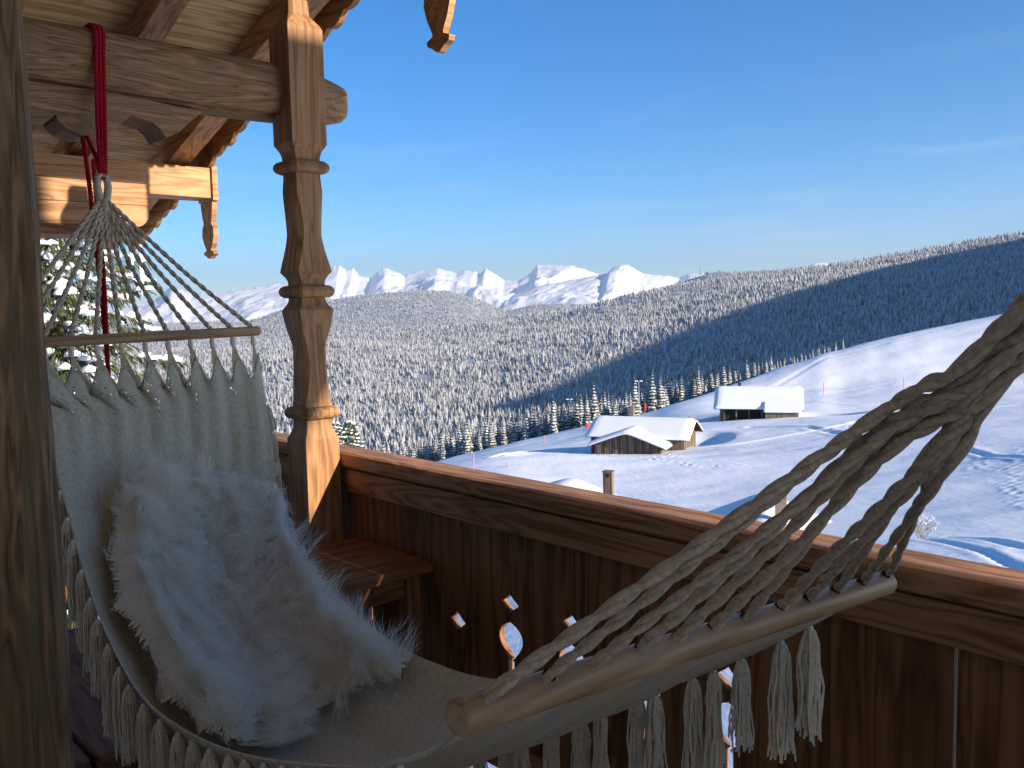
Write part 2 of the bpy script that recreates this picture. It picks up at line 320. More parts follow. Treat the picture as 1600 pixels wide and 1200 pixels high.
def forest_floor(name, c0, c1):
    m, n, l, b = nodes(name, .8, .1); t = n.new('ShaderNodeTexCoord')
    z = n.new('ShaderNodeTexNoise'); z.inputs['Scale'].default_value = .02; z.inputs['Detail'].default_value = 9; z.inputs['Roughness'].default_value = .7; l.new(t.outputs['Object'], z.inputs['Vector'])
    l.new(ramp(n, l, z.outputs[0], [(.35, c0), (.6, c1)]), b.inputs['Base Color']); return m
M['ffloor'] = forest_floor('forest_floor_snow', (.26, .27, .28), (.46, .475, .50))
skyA = [(p[0], p[1], p[2]*1.6) for p in [(-150, 560, 1500), (250, 556, 1550), (380, 540, 1650), (500, 522, 1750), (640, 514, 1800), (780, 504, 1800), (900, 484, 1750), (1000, 466, 1700), (1130, 437, 1600), (1290, 417, 1500), (1400, 397, 1450), (1600, 361, 1400), (1800, 335, 1350)]]
baseA = [(p[0], p[1]-8, p[2]*1.5) for p in [(-150, 800, 520), (250, 790, 520), (380, 780, 520), (500, 765, 520), (640, 750, 520), (780, 735, 520), (900, 715, 520), (1000, 695, 520), (1130, 660, 540), (1290, 625, 560), (1400, 600, 570), (1600, 565, 590), (1800, 540, 600)]]
PA, nA = hill('forest_hillside', skyA, baseA, 95, 520, M['ffloor'], 150, 320, seed=21)
skyB = [(p[0], p[1]+2, p[2]*1.5) for p in [(-150, 505, 3600), (380, 503, 3700), (440, 485, 3700), (500, 470, 3700), (560, 461, 3700), (650, 452, 3700), (700, 452, 3700), (740, 464, 3600), (790, 484, 3500), (830, 474, 3500), (880, 472, 3500), (940, 478, 3400), (1000, 470, 3300), (1100, 450, 3200), (1300, 440, 3200)]]
baseB = [(p[0], 560, 3300) for p in skyB]
PB, nB = hill('wooded_knoll', skyB, baseB, 110, 800, M['ffloor'], 90, 260, seed=5)
# ---- trees standing too far off to count: one mass per hillside
def frost_mat():
    m, n, l, b = nodes('frosted_conifer', .85, .1)
    g = n.new('ShaderNodeNewGeometry'); s = n.new('ShaderNodeSeparateXYZ'); l.new(g.outputs['Normal'], s.inputs[0])
    t = n.new('ShaderNodeTexCoord'); z = n.new('ShaderNodeTexNoise'); z.inputs['Scale'].default_value = .9; z.inputs['Detail'].default_value = 4; l.new(t.outputs['Object'], z.inputs['Vector'])
    at_ = n.new('ShaderNodeAttribute'); at_.attribute_name = 'frost'
    a = n.new('ShaderNodeMath'); a.operation = 'ADD'; l.new(z.outputs[0], a.inputs[0]); l.new(at_.outputs['Fac'], a.inputs[1])
    l.new(ramp(n, l, a.outputs[0], [(.5, (.09, .095, .09)), (.80, (.25, .255, .25)), (1.15, (.50, .505, .505))]), b.inputs['Base Color']); return m
M['frost'] = frost_mat()
def cone_tree(nseg, tiers):
    V = []; T = []
    for k in range(tiers):
        z0 = .10+.80*k/tiers; z1 = min(1, z0+1.15/tiers+.08); r = .23*(1-k/(tiers+.35)); b = len(V)
        for j in range(nseg):
            a = 2*math.pi*(j+.5*(k % 2))/nseg; rr = r*(1.18 if j % 2 else .8); V.append((rr*math.cos(a), rr*math.sin(a), z0-(.05 if j % 2 else 0)))
        V.append((0, 0, z1)); T += [(b+j, b+(j+1) % nseg, b+nseg) for j in range(nseg)]
    return np.array(V), np.array(T)
def forest(name, P, nrow, n, hmin, hmax, tmpl, label, seed, clear=None, kmin=0.0):
    r = np.random.default_rng(seed); nc = P.shape[1]
    u = r.random(n*2)*(nrow-2+10); v = r.random(n*2)*(nc-1.01)
    dens = fbm(u/nrow*9, v/nc*14, 3, seed+3)
    keep = dens > -.33
    if clear is not None: keep &= ~clear(u/nrow, v/nc)
    keep &= u/nrow >= kmin
    u = u[keep][:n]; v = v[keep][:n]; n = len(u)
    i = u.astype(int); j = v.astype(int); fu = (u-i)[:, None]; fv = (v-j)[:, None]
    p = (P[i, j]*(1-fu)+P[np.minimum(i+1, P.shape[0]-1), j]*fu)*(1-fv)+(P[i, j+1]*(1-fu)+P[np.minimum(i+1, P.shape[0]-1), j+1]*fu)*fv
    V, T = tmpl; H = (hmin+(hmax-hmin)*r.random(n)**1.3)*(.8+.5*(fbm(u/nrow*22, v/nc*40, 2, seed+8)+.5)); W = H*(.85+.4*r.random(n)); A = r.random(n)*6.28
    c, s_ = np.cos(A), np.sin(A)
    X = (V[None, :, 0]*c[:, None]-V[None, :, 1]*s_[:, None])*W[:, None]+p[:, None, 0]
    Y = (V[None, :, 0]*s_[:, None]+V[None, :, 1]*c[:, None])*W[:, None]+p[:, None, 1]
    Z = V[None, :, 2]*H[:, None]+p[:, None, 2]-.6
    VV = np.stack([X, Y, Z], -1).reshape(-1, 3); TT = (T[None]+(np.arange(n)*len(V))[:, None, None]).reshape(-1, 3)
    me = tri_mesh(name, VV, TT); fa = me.attributes.new('frost', 'FLOAT', 'POINT')
    fr = np.repeat(r.normal(.30, .13, n), len(V))+np.tile(V[:, 2]*.16, n); fa.data.foreach_set('value', fr.astype(np.float32))
    o = link(name, me, M['frost']); vobj(o); tag(o, label, 'forest', kind='stuff'); return o
def clearA(u, v):                                # open patches and a lane through the wood
    a = (np.abs(v-.435-.02*np.sin(u*14)) < .007+.006*u)*(u > .25)*(u < .85)
    b = (fbm(u*11, v*34, 3, 77) > .42)
    return (a*(fbm(u*20, v*60, 2, 5) > .05)) | b
forest('hillside_forest', PA, nA, 78000, 5, 13.5, cone_tree(5, 3), 'dense frosted spruce forest covering the slope across the valley', 11, clearA, kmin=.02)
forest('knoll_forest', PB, nB, 45000, 8, 15, cone_tree(4, 2), 'pale hazy frosted forest on the rounded hill below the peaks', 12, lambda u, v: fbm(u*5, v*16, 3, 31) > .27)
# ================================================================ MOUNTAINS
def rock_snow(name, thr):
    m, n, l, b = nodes(name, .8, .1); g = n.new('ShaderNodeNewGeometry'); s = n.new('ShaderNodeSeparateXYZ'); l.new(g.outputs['Normal'], s.inputs[0])
    t = n.new('ShaderNodeTexCoord'); z = n.new('ShaderNodeTexNoise'); z.inputs['Scale'].default_value = .004; z.inputs['Detail'].default_value = 9; z.inputs['Roughness'].default_value = .7; l.new(t.outputs['Object'], z.inputs['Vector'])
    a = n.new('ShaderNodeMath'); a.operation = 'MULTIPLY_ADD'; l.new(z.outputs[0], a.inputs[0]); a.inputs[1].default_value = .55; l.new(s.outputs['Z'], a.inputs[2])
    l.new(ramp(n, l, a.outputs[0], [(thr, (.20, .19, .20)), (thr+.12, (.86, .87, .9))]), b.inputs['Base Color']); return m
M['peak'] = rock_snow('alpine_rock_snow', .62); M['alm'] = rock_snow('alpine_pasture_snow', .3)
def massif(name, sky, Z0, Z1, foot, mat, amp, sc, seed, ncol=420, nrow=110, jag=0.0, sharp=1.25):
    """mountain chain: crest line from the skyline (px, py) at distance Z1, flank down to Z0"""
    q = np.array(sky, float); xs = np.linspace(q[0, 0], q[-1, 0], ncol); ys = np.interp(xs, q[:, 0], q[:, 1])
    rows = []
    C = np.array([px2l(a, b, Z1) for a, b in zip(xs, ys)])
    JG = (ridged(xs/17, xs*0, 5, seed)-.62)*jag+fbm(xs/3.1, xs*0, 3, seed+2)*jag*.5
    for t in np.linspace(0, 1, nrow):
        Z = Z0+(Z1-Z0)*t; P = C.copy(); P[:, :2] *= Z/Z1
        wx = xs+(1-t)*(26*np.sin(xs/31+seed)+34*fbm(xs/40, xs*0+t*1.5, 3, seed)*2+30)      # spurs run down askew
        P[:, 2] = foot+(np.interp(wx, xs, C[:, 2])-foot)*t**sharp+JG*t**45; rows.append(P)
    for t in np.linspace(.05, 1, 20):
        P = C.copy(); P[:, :2] *= 1+.25*t; P[:, 2] = C[:, 2]+JG*(1-t)-(C[:, 2]-foot)*t; rows.append(P)
    P = np.array(rows); e = np.r_[np.sin(np.linspace(0, 1, nrow)*math.pi)**.7, np.linspace(0, 1, 20)]
    P[:, :, 2] += (ridged((P[:, :, 0]+.5*P[:, :, 1])/sc+.5*fbm(P[:, :, 0]/sc, P[:, :, 1]/sc, 3, seed+5), P[:, :, 1]/sc, 6, seed)-.62)*amp*e[:, None]
    P[:, :, 2] += (ridged((P[:, :, 0]-.7*P[:, :, 1])/sc*3.1, (P[:, :, 1]+.3*P[:, :, 0])/sc*2.3, 4, seed+9)-.6)*amp*.38*np.clip(e, .25, 1)[:, None]
    o = grid_mesh(name, P, mat, smooth=False); vobj(o); tag(o, kind='structure'); return P
massif('mountains', [(120, 505), (245, 468), (268, 448), (300, 462), (345, 458), (385, 450), (415, 446), (440, 441), (480, 432), (505, 422), (520, 418), (531, 414), (541, 424), (552, 420), (562, 432), (580, 434), (592, 421), (602, 418), (618, 424), (632, 431), (655, 424), (672, 420), (684, 418), (700, 424), (715, 427), (728, 423), (742, 424), (750, 428), (760, 421), (774, 428), (790, 440), (810, 441), (828, 430), (840, 417), (868, 414), (892, 415), (912, 421), (926, 428), (945, 430), (1000, 445), (1100, 460), (1200, 475)],
       11500, 17000, -800, M['peak'], 900, 2600, 3, 760, 150, jag=60)
massif('alpine_ridge', [(760, 520), (800, 462), (840, 447), (880, 441), (925, 432), (948, 428), (958, 418), (970, 414), (982, 415), (994, 422), (1008, 428), (1040, 430), (1062, 434), (1078, 428), (1100, 427), (1120, 430), (1142, 437), (1180, 432), (1215, 424), (1240, 418), (1262, 417), (1275, 412), (1290, 411), (1310, 418), (1400, 432)],
       7000, 9800, -430, M['alm'], 260, 1100, 8, 360, 90, jag=14, sharp=1.0)
# ---- the shoulder of the mountain to the right of the view; its shadow lies over the opposite wood
sl = np.array([SD@R0h, SD@FH]); sl /= np.linalg.norm(sl); tanel = math.tan(SUN_EL)
cr = []
for px in range(1760, 740, -20):
    t_ = np.interp(px, [740, 1240, 1760], [1330, 1100, 880])
    bd = np.interp(px, [740, 880, 1000, 1100, 1220, 1400, 1600, 1760], [655, 610, 556, 512, 468, 420, 377, 343])
    j = int(np.clip((px-skyA[0][0])/(skyA[-1][0]-skyA[0][0])*(PA.shape[1]-1), 0, PA.shape[1]-1))
    col = PA[:nA, j]; yy = 600-F_PX*np.array([((R0h*c[0]+FH*c[1]+np.array([0, 0, c[2]]))@UP)/((R0h*c[0]+FH*c[1]+np.array([0, 0, c[2]]))@FW) for c in col])
    k = int(np.argmin(abs(yy-bd))); p = col[k]
    cr.append((p[0]+sl[0]*t_, p[1]+sl[1]*t_, p[2]+tanel*t_+9))
cr = np.array(cr); kk = np.ones(9)/9; cr[:, 2] = np.convolve(np.pad(cr[:, 2], 4, 'edge'), kk, 'valid'); rows = []
wdir = np.array([sl[0], sl[1]])
for t in np.linspace(-1, 1, 41):
    P = cr.copy(); P[:, 0] += wdir[0]*t*420; P[:, 1] += wdir[1]*t*420; P[:, 2] -= abs(t)**1.1*330; rows.append(P)
P = np.array(rows)
o = grid_mesh('mountain_shoulder', P, M['snow']); vobj(o); tag(o, kind='structure')
# ---- haze
def hazebox():
    m = MB(); m.box(-16000, 17000, -1500, 23500, -1050, 1150); o = m.build('haze', None); vobj(o)
    mt = bpy.data.materials.new('haze_air'); mt.use_nodes = True; n = mt.node_tree.nodes; n.clear(); u = n.new('ShaderNodeOutputMaterial'); v = n.new('ShaderNodeVolumePrincipled')
    v.inputs['Color'].default_value = (.72, .85, 1, 1); v.inputs['Density'].default_value = HAZE; v.inputs['Anisotropy'].default_value = .2
    mt.node_tree.links.new(v.outputs[0], u.inputs['Volume']); o.data.materials.append(mt); tag(o, 'thin bluish haze hanging over the valley and far peaks', 'haze', kind='stuff')
HAZE = 5.2e-5
# ================================================================ BALCONY
YC = 3.02; XC0, XC1 = 1.632, 1.777; YC0 = 2.948; CX = (XC0+XC1)/2; CYc = YC0+(XC1-XC0)/2
SCL = YC/3.3
def zc(z): return 1.6+(z-1.6)*.915
ZL = 2.424
SLO = math.tan(math.radians(17.3)); XV = 2.10
def zroof(y): return 2.935-SLO*(y-3.02)        # underside line of the verge
# ---- floor
fl = tag(empty('balcony_floor'), kind='structure')
pl = MB().box(-.066, .066, -3.2, 2.9, -.04, 0).mesh('plank'); pl.materials.append(M['floor'])
for k in range(20):
    o = bpy.data.objects.new('plank', pl); COL.objects.link(o); o.parent = fl; o.location = (-.83+k*.138, 1.9, random.uniform(-.002, .002))
# ---- house wall beside the viewpoint, added sun blocker behind it
m = MB(); m.box(-1.0, -.9, -4, 4.9, -.1, 4.6); o = m.build('house_wall', M['wall']); tag(o, kind='structure')
o = empty('sun_blocker', (0, -3.6, 0)); tag(o, kind='structure')           # unseen mass added behind the viewpoint to shade hammock, table and column
m = MB(); m.box(-1.0, 2.58, -3, 0, -6, 5.7); m.build('wall', M['wall'], o)  # solid part of the added blocker, keeps sun off the hammock
m = MB(); m.prism([(2.581, 2.43), (2.98, 2.93), (3.02, 3.36), (3.36, 3.87), (3.36, 4.84), (2.98, 4.84), (2.98, 5.6), (2.581, 5.6)], lambda x, z_: (x, -3, z_), lambda x, z_: (x, 0, z_)); m.build('shade_panel', M['wall'], o)  # outline cut so sun still reaches rail, purlin and column foot
# ---- balustrade
bal = tag(empty('balcony_railing', (1.85, 0, 0)), 'reddish brown wooden balcony railing with cut-out board infill', 'railing')
def child(o, p):                                # keep world placement under a parent with an offset
    o.parent = p; o.matrix_parent_inverse = p.matrix_basis.inverted(); return o
bpy.context.view_layer.update()
Y0, Y1 = -3.58, 4.78
prof = [(1.782, 1.003), (1.787, .996), (1.92, .985), (1.925, .992), (1.925, 1.036), (1.917, 1.047), (1.80, 1.052), (1.788, 1.047), (1.781, 1.035)]
m = MB(); m.prism(prof, lambda x, z: (x, Y0, z), lambda x, z: (x, Y1, z)); child(m.build('handrail', M['rail']), bal)
m = MB(); m.box(1.800, 1.829, Y0, Y1, .895, .985); child(m.build('apron_board', M['rail'], bevel=.004), bal)
m = MB(); m.box(1.795, 1.829, Y0, Y1, .10, .19); child(m.build('bottom_rail', M['rail'], bevel=.004), bal)
seams = [2.31+.272*k for k in range(-21, 9)]
ZS = np.unique(np.concatenate([np.linspace(.12, .985, 20), np.linspace(.38, .70, 66)]))
def motif(kind, z):
    if kind == 2: return .0008
    if kind == 3: return .0035 if .5 < z < .93 else .0008
    if kind == 1:                               # lower single diamond
        if .49 < z < .566: t = (z-.528)/.038; return max(.0012, .043*(1-abs(t))**1.4)
        return .0012
    if .622 < z < .686: t = (z-.654)/.034; return max(.0012, .043*(1-abs(t))**1.4)
    if .465 <= z < .59: t = (z-.465)/.125; return 0.0015+.054*math.sin(math.pi*min(1, (1-t)**.75))**.9*(1 if t > .06 else .6)
    if .40 <= z < .465: return .014
    if z < .40 and z > .385: return .016
    return .0012
for k in range(len(seams)-1):
    a, b = seams[k], seams[k+1]; vs = []; n = len(ZS)
    kd = lambda y: 1 if abs(y-2.31) < .01 else (3 if abs(y-.678) < .02 else (2 if y < 1.1 else 0)); ka = kd(a); kb = kd(b)
    for x in (1.830, 1.852):
        for z in ZS: vs += [(x, a+motif(ka, z), z), (x, b-motif(kb, z), z)]
    fs = []
    for i in range(n-1):
        p = 2*i; q = 2*n+2*i
        fs += [(p+1, p, p+2, p+3), (q, q+1, q+3, q+2), (p, q, q+2, p+2), (q+1, p+1, p+3, q+3)]
    fs += [(0, 1, 2*n+1, 2*n), (2*n-1, 2*n-2, 4*n-2, 4*n-1)]
    m = MB(); m.add(vs, fs); child(m.build('baluster_board', M['bal']), bal)
# far end return of the railing
e = tag(empty('end_railing', (0, 4.74, 0)), 'far end railing of the balcony half hidden behind the hammock', 'railing'); bpy.context.view_layer.update()
m = MB(); m.box(-.9, 1.80, 4.70, 4.83, .99, 1.05); child(m.build('handrail', M['redx'], bevel=.006), e)
for k in range(10):
    x0 = -.9+k*.27; m = MB()
    if 4 < k < 8: m.box(x0+.001, x0+.268, 4.75, 4.78, .12, .28); m.box(x0+.001, x0+.268, 4.75, 4.78, .36, .99); m.box(x0+.03, x0+.238, 4.75, 4.78, .28, .36)
    else: m.box(x0+.001, x0+.268, 4.75, 4.78, .12, .99)
    child(m.build('baluster_board', M['bal']), e)
# ---- carved column
def sq(h): return [(-h, -h), (h, -h), (h, h), (-h, h)]
H = (XC1-XC0)/2
col = tag(empty('carved_column', (CX, CYc, 0)), 'square carved wooden column with turned beads rising from the railing to the roof', 'column')
m = MB()
def stack(levels, m):                           # levels: (z, half width, corner chamfer 0..1)
    rings = []
    for z, h, ch in levels:
        c = max(h*ch, .0006); rings.append([(-h+c, -h, z), (h-c, -h, z), (h, -h+c, z), (h, h-c, z), (h-c, h, z), (-h+c, h, z), (-h, h-c, z), (-h, -h+c, z)])
    vs = sum(rings, []); fs = []
    for i in range(len(rings)-1): fs += [(i*8+k, i*8+(k+1) % 8, (i+1)*8+(k+1) % 8, (i+1)*8+k) for k in range(8)]
    fs += [tuple(range(8))[::-1], tuple(range(len(vs)-8, len(vs)))]; m.add(vs, fs)
def flare(z0, h0, z1, h1, n=7):                 # cove between a block and a neck
    return [(z0+(z1-z0)*k/n, h1+(h0-h1)*(1-math.sin(k/n*math.pi/2)), .02) for k in range(n+1)]
z = zc
lv = [(0, H, .02), (z(1.066), H, .02)]+flare(z(1.066), H, z(1.135), H*.74)+[(z(1.22), H*.74, .02)]
def shaft(za, zb, n=14, h_end=.70, h_mid=.80, w_end=.98):   # twisted-looking shaft: chamfer dies out along its length
    o = []
    for k in range(n+1):
        t = k/n; o.append((za+(zb-za)*t, H*(h_end+(w_end-h_end)*max(0, t-.62)/.38 if t > .62 else h_end+(h_mid-h_end)*math.sin(t/.62*math.pi)*.6), .02+.42*math.sin(min(1, t/.8)*math.pi)*(1 if t < .8 else 0)))
    return o
lv += shaft(z(1.23), z(1.60))+flare(z(1.61), H*.98, z(1.655), H*.70)+[(z(1.715), H*.70, .02)]
lv += [(a, b, c) for a, b, c in [(zz, hh, cc) for zz, hh, cc in flare(z(1.765), H*.98, z(1.72), H*.70)][::-1]]
lv += [(zc(1.765)+(zc(2.15)-zc(1.765))*t, H*(.98-.22*min(1, t/.38)) if t < .38 else H*(.76+.05*math.sin((t-.38)/.62*math.pi)-.06*(t-.38)/.62), .02+.40*math.sin(min(1, max(0, (t-.05)/.8))*math.pi)) for t in np.linspace(.02, 1, 14)]
lv += [(z(2.225), H*.70, .02)]+[(a, b, c) for a, b, c in flare(z(2.285), H, z(2.23), H*.72)[::-1]]
lv += [(z(2.74), H, .02), (z(2.755), H*.93, .02), (z(2.80), H*.6, .3), (z(2.86), H*.55, .3)]
stack(lv, m); shaft_o = m.build('shaft', M['col'], col)
for zz in (1.178, 1.685, 2.193):                # turned beads
    m = MB(); rr = []
    for k in range(9):
        a = -math.pi/2+math.pi*k/8; rr.append((z(zz)+.024*math.sin(a), H*.76+.025*math.cos(a)+.004, .22))
    stack(rr, m); m.build('bead', M['col'], col, smooth=False)
# ---- old log tie beam with corbel
def log_beam():
    e = tag(empty('log_beam', (0, YC+.085, ZL)), 'old cracked log beam running from the post through the column', 'beam')
    n = 56; xs = np.concatenate([np.linspace(-.95, 1.72, 60), np.linspace(1.74, 1.935, 12)]); vs = []
    for i, x in enumerate(xs):
        e_ = max(0, (x-1.70)/.235)
        for k in range(n):
            a = 2*math.pi*k/n; c, s_ = math.cos(a), math.sin(a)
            ry, rz_ = .098, .103; p = 3.2
            r = (abs(c)**p+abs(s_)**p)**(-1/p)                # squarish hewn log
            yy = ry*r*c*(1-.35*e_**2); zz = rz_*r*s_
            if s_ > 0: zz *= 1-.42*e_**1.6
            else: zz *= 1-.30*e_**2.2
            f = float(fbm(np.array([x*2.2]), np.array([k*.175]), 3, 4)[0])*.014
            d = abs((k-37.2+math.sin(x*2)*.5))*.5; g = -.026*math.exp(-(d/.22)**2)   # drying crack along the near side
            d2 = abs((k-41.2+math.sin(x*1.3+2)*.6))*.5; g += -.010*math.exp(-(d2/.2)**2)*(1 if x < 1.0 else 0)
            q = 1+f/.1+g/.1; vs.append((x, yy*q, zz*q))
    fs = [(i*n+k, (i+1)*n+k, (i+1)*n+(k+1) % n, i*n+(k+1) % n) for i in range(len(xs)-1) for k in range(n)]
    fs += [tuple(range(n)), tuple(range((len(xs)-1)*n, len(xs)*n))[::-1]]
    m = MB(); m.add(vs, fs); m.build('log', M['log'], e, smooth=False)
    # carved corbel below
    q = [(1.02, 2.325), (-.9, 2.325), (-.9, 2.15)]
    for px, py in [(30, 200), (50, 194), (65, 196), (88, 178), (90, 186), (105, 201), (131, 210), (160, 208), (178, 203), (206, 180), (221, 185), (240, 191), (251, 201), (260, 216), (281, 206), (300, 188), (318, 174)]:
        p = at(px, py, 1, YC); q.append((p[0], p[2]))
    m = MB(); zc0 = ZL; m.prism([(a, b-zc0) for a, b in q], lambda x, zz: (x, .07, zz), lambda x, zz: (x, -.082, zz)); m.build('corbel', M['log'], e)
    return e
log_beam()
# ---- old post at the left edge
m = MB(); vs = []; n = 24
zs = np.linspace(0, 3.2, 60)
for zz in zs:
    for k in range(n):
        a = 2*math.pi*k/n; c, s_ = math.cos(a), math.sin(a); p = 5; r = (abs(c)**p+abs(s_)**p)**(-1/p)
        f = float(fbm(np.array([zz*1.7+5]), np.array([k*.9]), 4, 6)[0])*.022
        g = -.02*math.exp(-(abs(k-19.2+math.sin(zz*3)*.3)/.35)**2)
        vs.append(((.135+f+g)*r*c, (.12+f+g)*r*s_, zz))
fs = [(i*n+k, i*n+(k+1) % n, (i+1)*n+(k+1) % n, (i+1)*n+k) for i in range(len(zs)-1) for k in range(n)]+[tuple(range(n))[::-1], tuple(range((len(zs)-1)*n, len(zs)*n))]
m.add(vs, fs); o = m.build('wooden_post', M['post']); o.location = (.232, 1.5, 0); tag(o, 'thick weathered timber post with knots and cracks at the left edge', 'post')
# ---- roof: rafters, boarding, scalloped verge board
roof = tag(empty('roof', (0, 0, 0)), 'overhanging timber roof with rafters, boarding and scalloped verge', 'roof')
YA, YB = -4.0, 5.95
def rz(y, off): return zroof(y)+off
for xr_ in (-.75, -.2, .35, .90, 1.43, 1.93):
    m = MB(); hw = .052 if xr_ < 1.9 else .06
    m.add([(xr_+sx_*hw, y, rz(y, o_)) for y in (YA, YB) for sx_, o_ in ((-1, .005), (1, .005), (1, .125), (-1, .125))], [(3, 2, 1, 0), (4, 5, 6, 7), (0, 1, 5, 4), (1, 2, 6, 5), (2, 3, 7, 6), (3, 0, 4, 7)])
    m.build('rafter', M['rafter'], roof, bevel=.005)
ry = YA; k = 0
while ry < YB:
    wd = .185+.03*math.sin(k*2.7); m = MB(); y1 = min(ry+wd, YB)
    m.add([(x, y, rz(y, o_+.126)) for x in (-1.0, XV-.035) for y, o_ in ((ry+.0025, 0), (y1-.0025, 0), (y1-.0025, .024), (ry+.0025, .024))], [(0, 1, 2, 3), (7, 6, 5, 4), (0, 4, 5, 1), (1, 5, 6, 2), (2, 6, 7, 3), (3, 7, 4, 0)])
    m.build('roof_board', M['boardx'], roof); ry = y1; k += 1
m = MB(); m.add([(x, y, rz(y, o_)) for x in (-1.0, XV+.02) for y, o_ in ((YA, .152), (YB+.1, .152), (YB+.1, .25), (YA, .25))], [(0, 1, 2, 3), (7, 6, 5, 4), (0, 4, 5, 1), (1, 5, 6, 2), (2, 6, 7, 3), (3, 7, 4, 0)]); m.build('roof_cover', M['rafter'], roof)
pts = []; nS = 74
for k in range(nS*8+1):
    y = YA+(YB-YA)*k/(nS*8); t = (k % 8)/8; pts.append((y, rz(y, .005)-.030*math.sin(math.pi*t)**.7 if (k//8) % 2 == 0 else rz(y, .0)-.012*math.sin(math.pi*t)))
m = MB(); n = len(pts); vs = []
for x in (XV-.03, XV-.004): vs += [(x, y, zz) for y, zz in pts]+[(x, y, rz(y, .15)) for y, _ in pts]
fs = []
for k in range(n-1): fs += [(k, k+1, n+k+1, n+k), (2*n+k+1, 2*n+k, 3*n+k, 3*n+k+1), (k+1, k, 2*n+k, 2*n+k+1)]
m.add(vs, fs); m.build('verge_board', M['rafter'], roof)
# ---- lower purlin with corbel boards and hanging finial board
def drop_board(name, parent, x, y, ztop, zbot, hw, mat):
    """slim carved board hanging at a purlin end: S-curved outline with a tulip tip"""
    L = ztop-zbot; pr = [(0, 1.0), (.06, 1.0), (.30, .78), (.38, .62), (.46, .92), (.60, 1.0), (.74, .72), (.83, .42), (.86, .40), (.89, .85), (.93, .80), (.96, .45), (1.0, .12)]
    m = MB(); vs = []; n = len(pr)
    for xx in (x, x+.028):
        for t, w_ in pr: vs += [(xx, y-hw*w_, ztop-L*t), (xx, y+hw*w_, ztop-L*t)]
    fs = []
    for i in range(n-1):
        p = 2*i; q = 2*n+2*i; fs += [(p, p+1, p+3, p+2), (q+1, q, q+2, q+3), (p+2, q+2, q, p), (p+1, q+1, q+3, p+3)]
    fs += [(1, 0, 2*n, 2*n+1), (2*n-2, 2*n-1, 4*n-1, 4*n-2)]; m.add(vs, fs); return m.build(name, mat, parent)
YP = 4.72
pu = tag(empty('roof_purlin', (0, YP, 0)), 'sunlit purlin with stacked corbel boards and a hanging carved end board', 'purlin')
a = at(330, 262, 1, YP-.09); b = at(330, 309, 1, YP-.09); xs_ = at(240, 253, 1, YP-.09)[0]
m = MB(); m.box(-.9, a[0], -.075, .09, b[2], a[2]); m.build('purlin', M['beamx'], pu, bevel=.004)
xe = at(232, 330, 1, YP-.13)[0]; zt = at(150, 246, 1, YP-.13)[2]; zb = at(150, 352, 1, YP-.13)[2]; hh = (zt-zb)/3
for k in range(3):
    z0 = zb+hh*k; x1 = xe; q = [(-.9, z0+.0015), (x1-(.07 if k == 0 else 0), z0+.0015)]
    if k == 0: q += [(x1-.07+.07*math.sin(t), z0+.07-.07*math.cos(t)) for t in np.linspace(.2, 1.57, 7)]
    q += [(x1, z0+hh-.0015), (-.9, z0+hh-.0015)]
    m = MB(); m.prism(q, lambda x, zz: (x, -.078, zz), lambda x, zz: (x, -.135, zz)); m.build('corbel_board', M['beamx'], pu)
m = MB(); z1_ = zb-.002; m.box(-.9, at(180, 350, 1, YP-.1)[0], -.16, .08, z1_-.05, z1_); m.build('soffit_board', M['redx'], pu)
tip = at(320, 403, 1, YP-.05)
m = MB(); m.box(a[0]+.001, a[0]+.03, -.095, .10, b[2]-.012, a[2]+.006); m.build('end_board', M['beamx'], pu)
drop_board('finial_board', pu, a[0]+.001, 0.0, b[2]-.013, tip[2], .075, M['beamx'])
# the next purlin up the slope: only its hanging end board shows
t2 = at(687, 77, 0, XV); YQ = t2[1]+.03
pq = tag(empty('upper_purlin', (0, YQ, 0)), 'carved end board of the upper purlin hanging against the sky at the top edge', 'purlin')
zq = zroof(YQ); m = MB(); m.box(-.9, XV+.015, -.08, .09, zq-.10, zq+.0); m.build('purlin', M['beamx'], pq)
drop_board('finial_board', pq, XV+.016, 0.0, zq-.02, t2[2], .082, M['beamx'])
# ---- icicles under the eave
for k, (px, py0, py1) in enumerate([(206, 400, 436), (222, 436, 466)]):
    p0 = at(px, py0, 1, 5.9); p1 = at(px, py1, 1, 5.9); m = MB(); m.tube([p0+[0, 0, .25], p0, (p0+p1)/2, p1], [.012, .014, .009, .001], 6)
    ice = bpy.data.materials.get('ice') or flat('ice', (.8, .88, .95), .15, .5); o = m.build('icicle', ice, smooth=True); tag(o, ['upper', 'lower'][k]+' slim icicle hanging under the eave in front of the spruce', 'icicle', 'icicles under the eave')
# ---- small table in the corner and plank bench
t = tag(empty('corner_table', (1.5, 2.62, 0)), 'low dark wooden table against the railing beside the column', 'table')
m = MB(); m.box(-.40, .29, -.235, .25, .695, .73); m.build('table_top', M['redx'], t, bevel=.005)
m = MB(); m.box(-.36, .25, -.20, .21, .62, .694); m.build('apron', M['redx'], t)
for sx_ in (-.345, .19):
    for sy_ in (-.215, .16): m = MB(); m.box(sx_, sx_+.055, sy_, sy_+.055, 0, .694); m.build('leg', M['bal'], t)
bn = tag(empty('plank_bench', (.66, 2.85, 0)), 'low bench of grey brown planks on the floor behind the post', 'bench')
for x0, x1 in ((-.36, -.008), (.008, .33)):
    m = MB(); m.box(x0, x1, -.47, .60, .40, .45); m.build('plank', M['floor'], bn, bevel=.004)
for yy in (-.40, .45): m = MB(); m.box(-.33, .30, yy, yy+.06, 0, .399); m.build('trestle', M['bal'], bn)
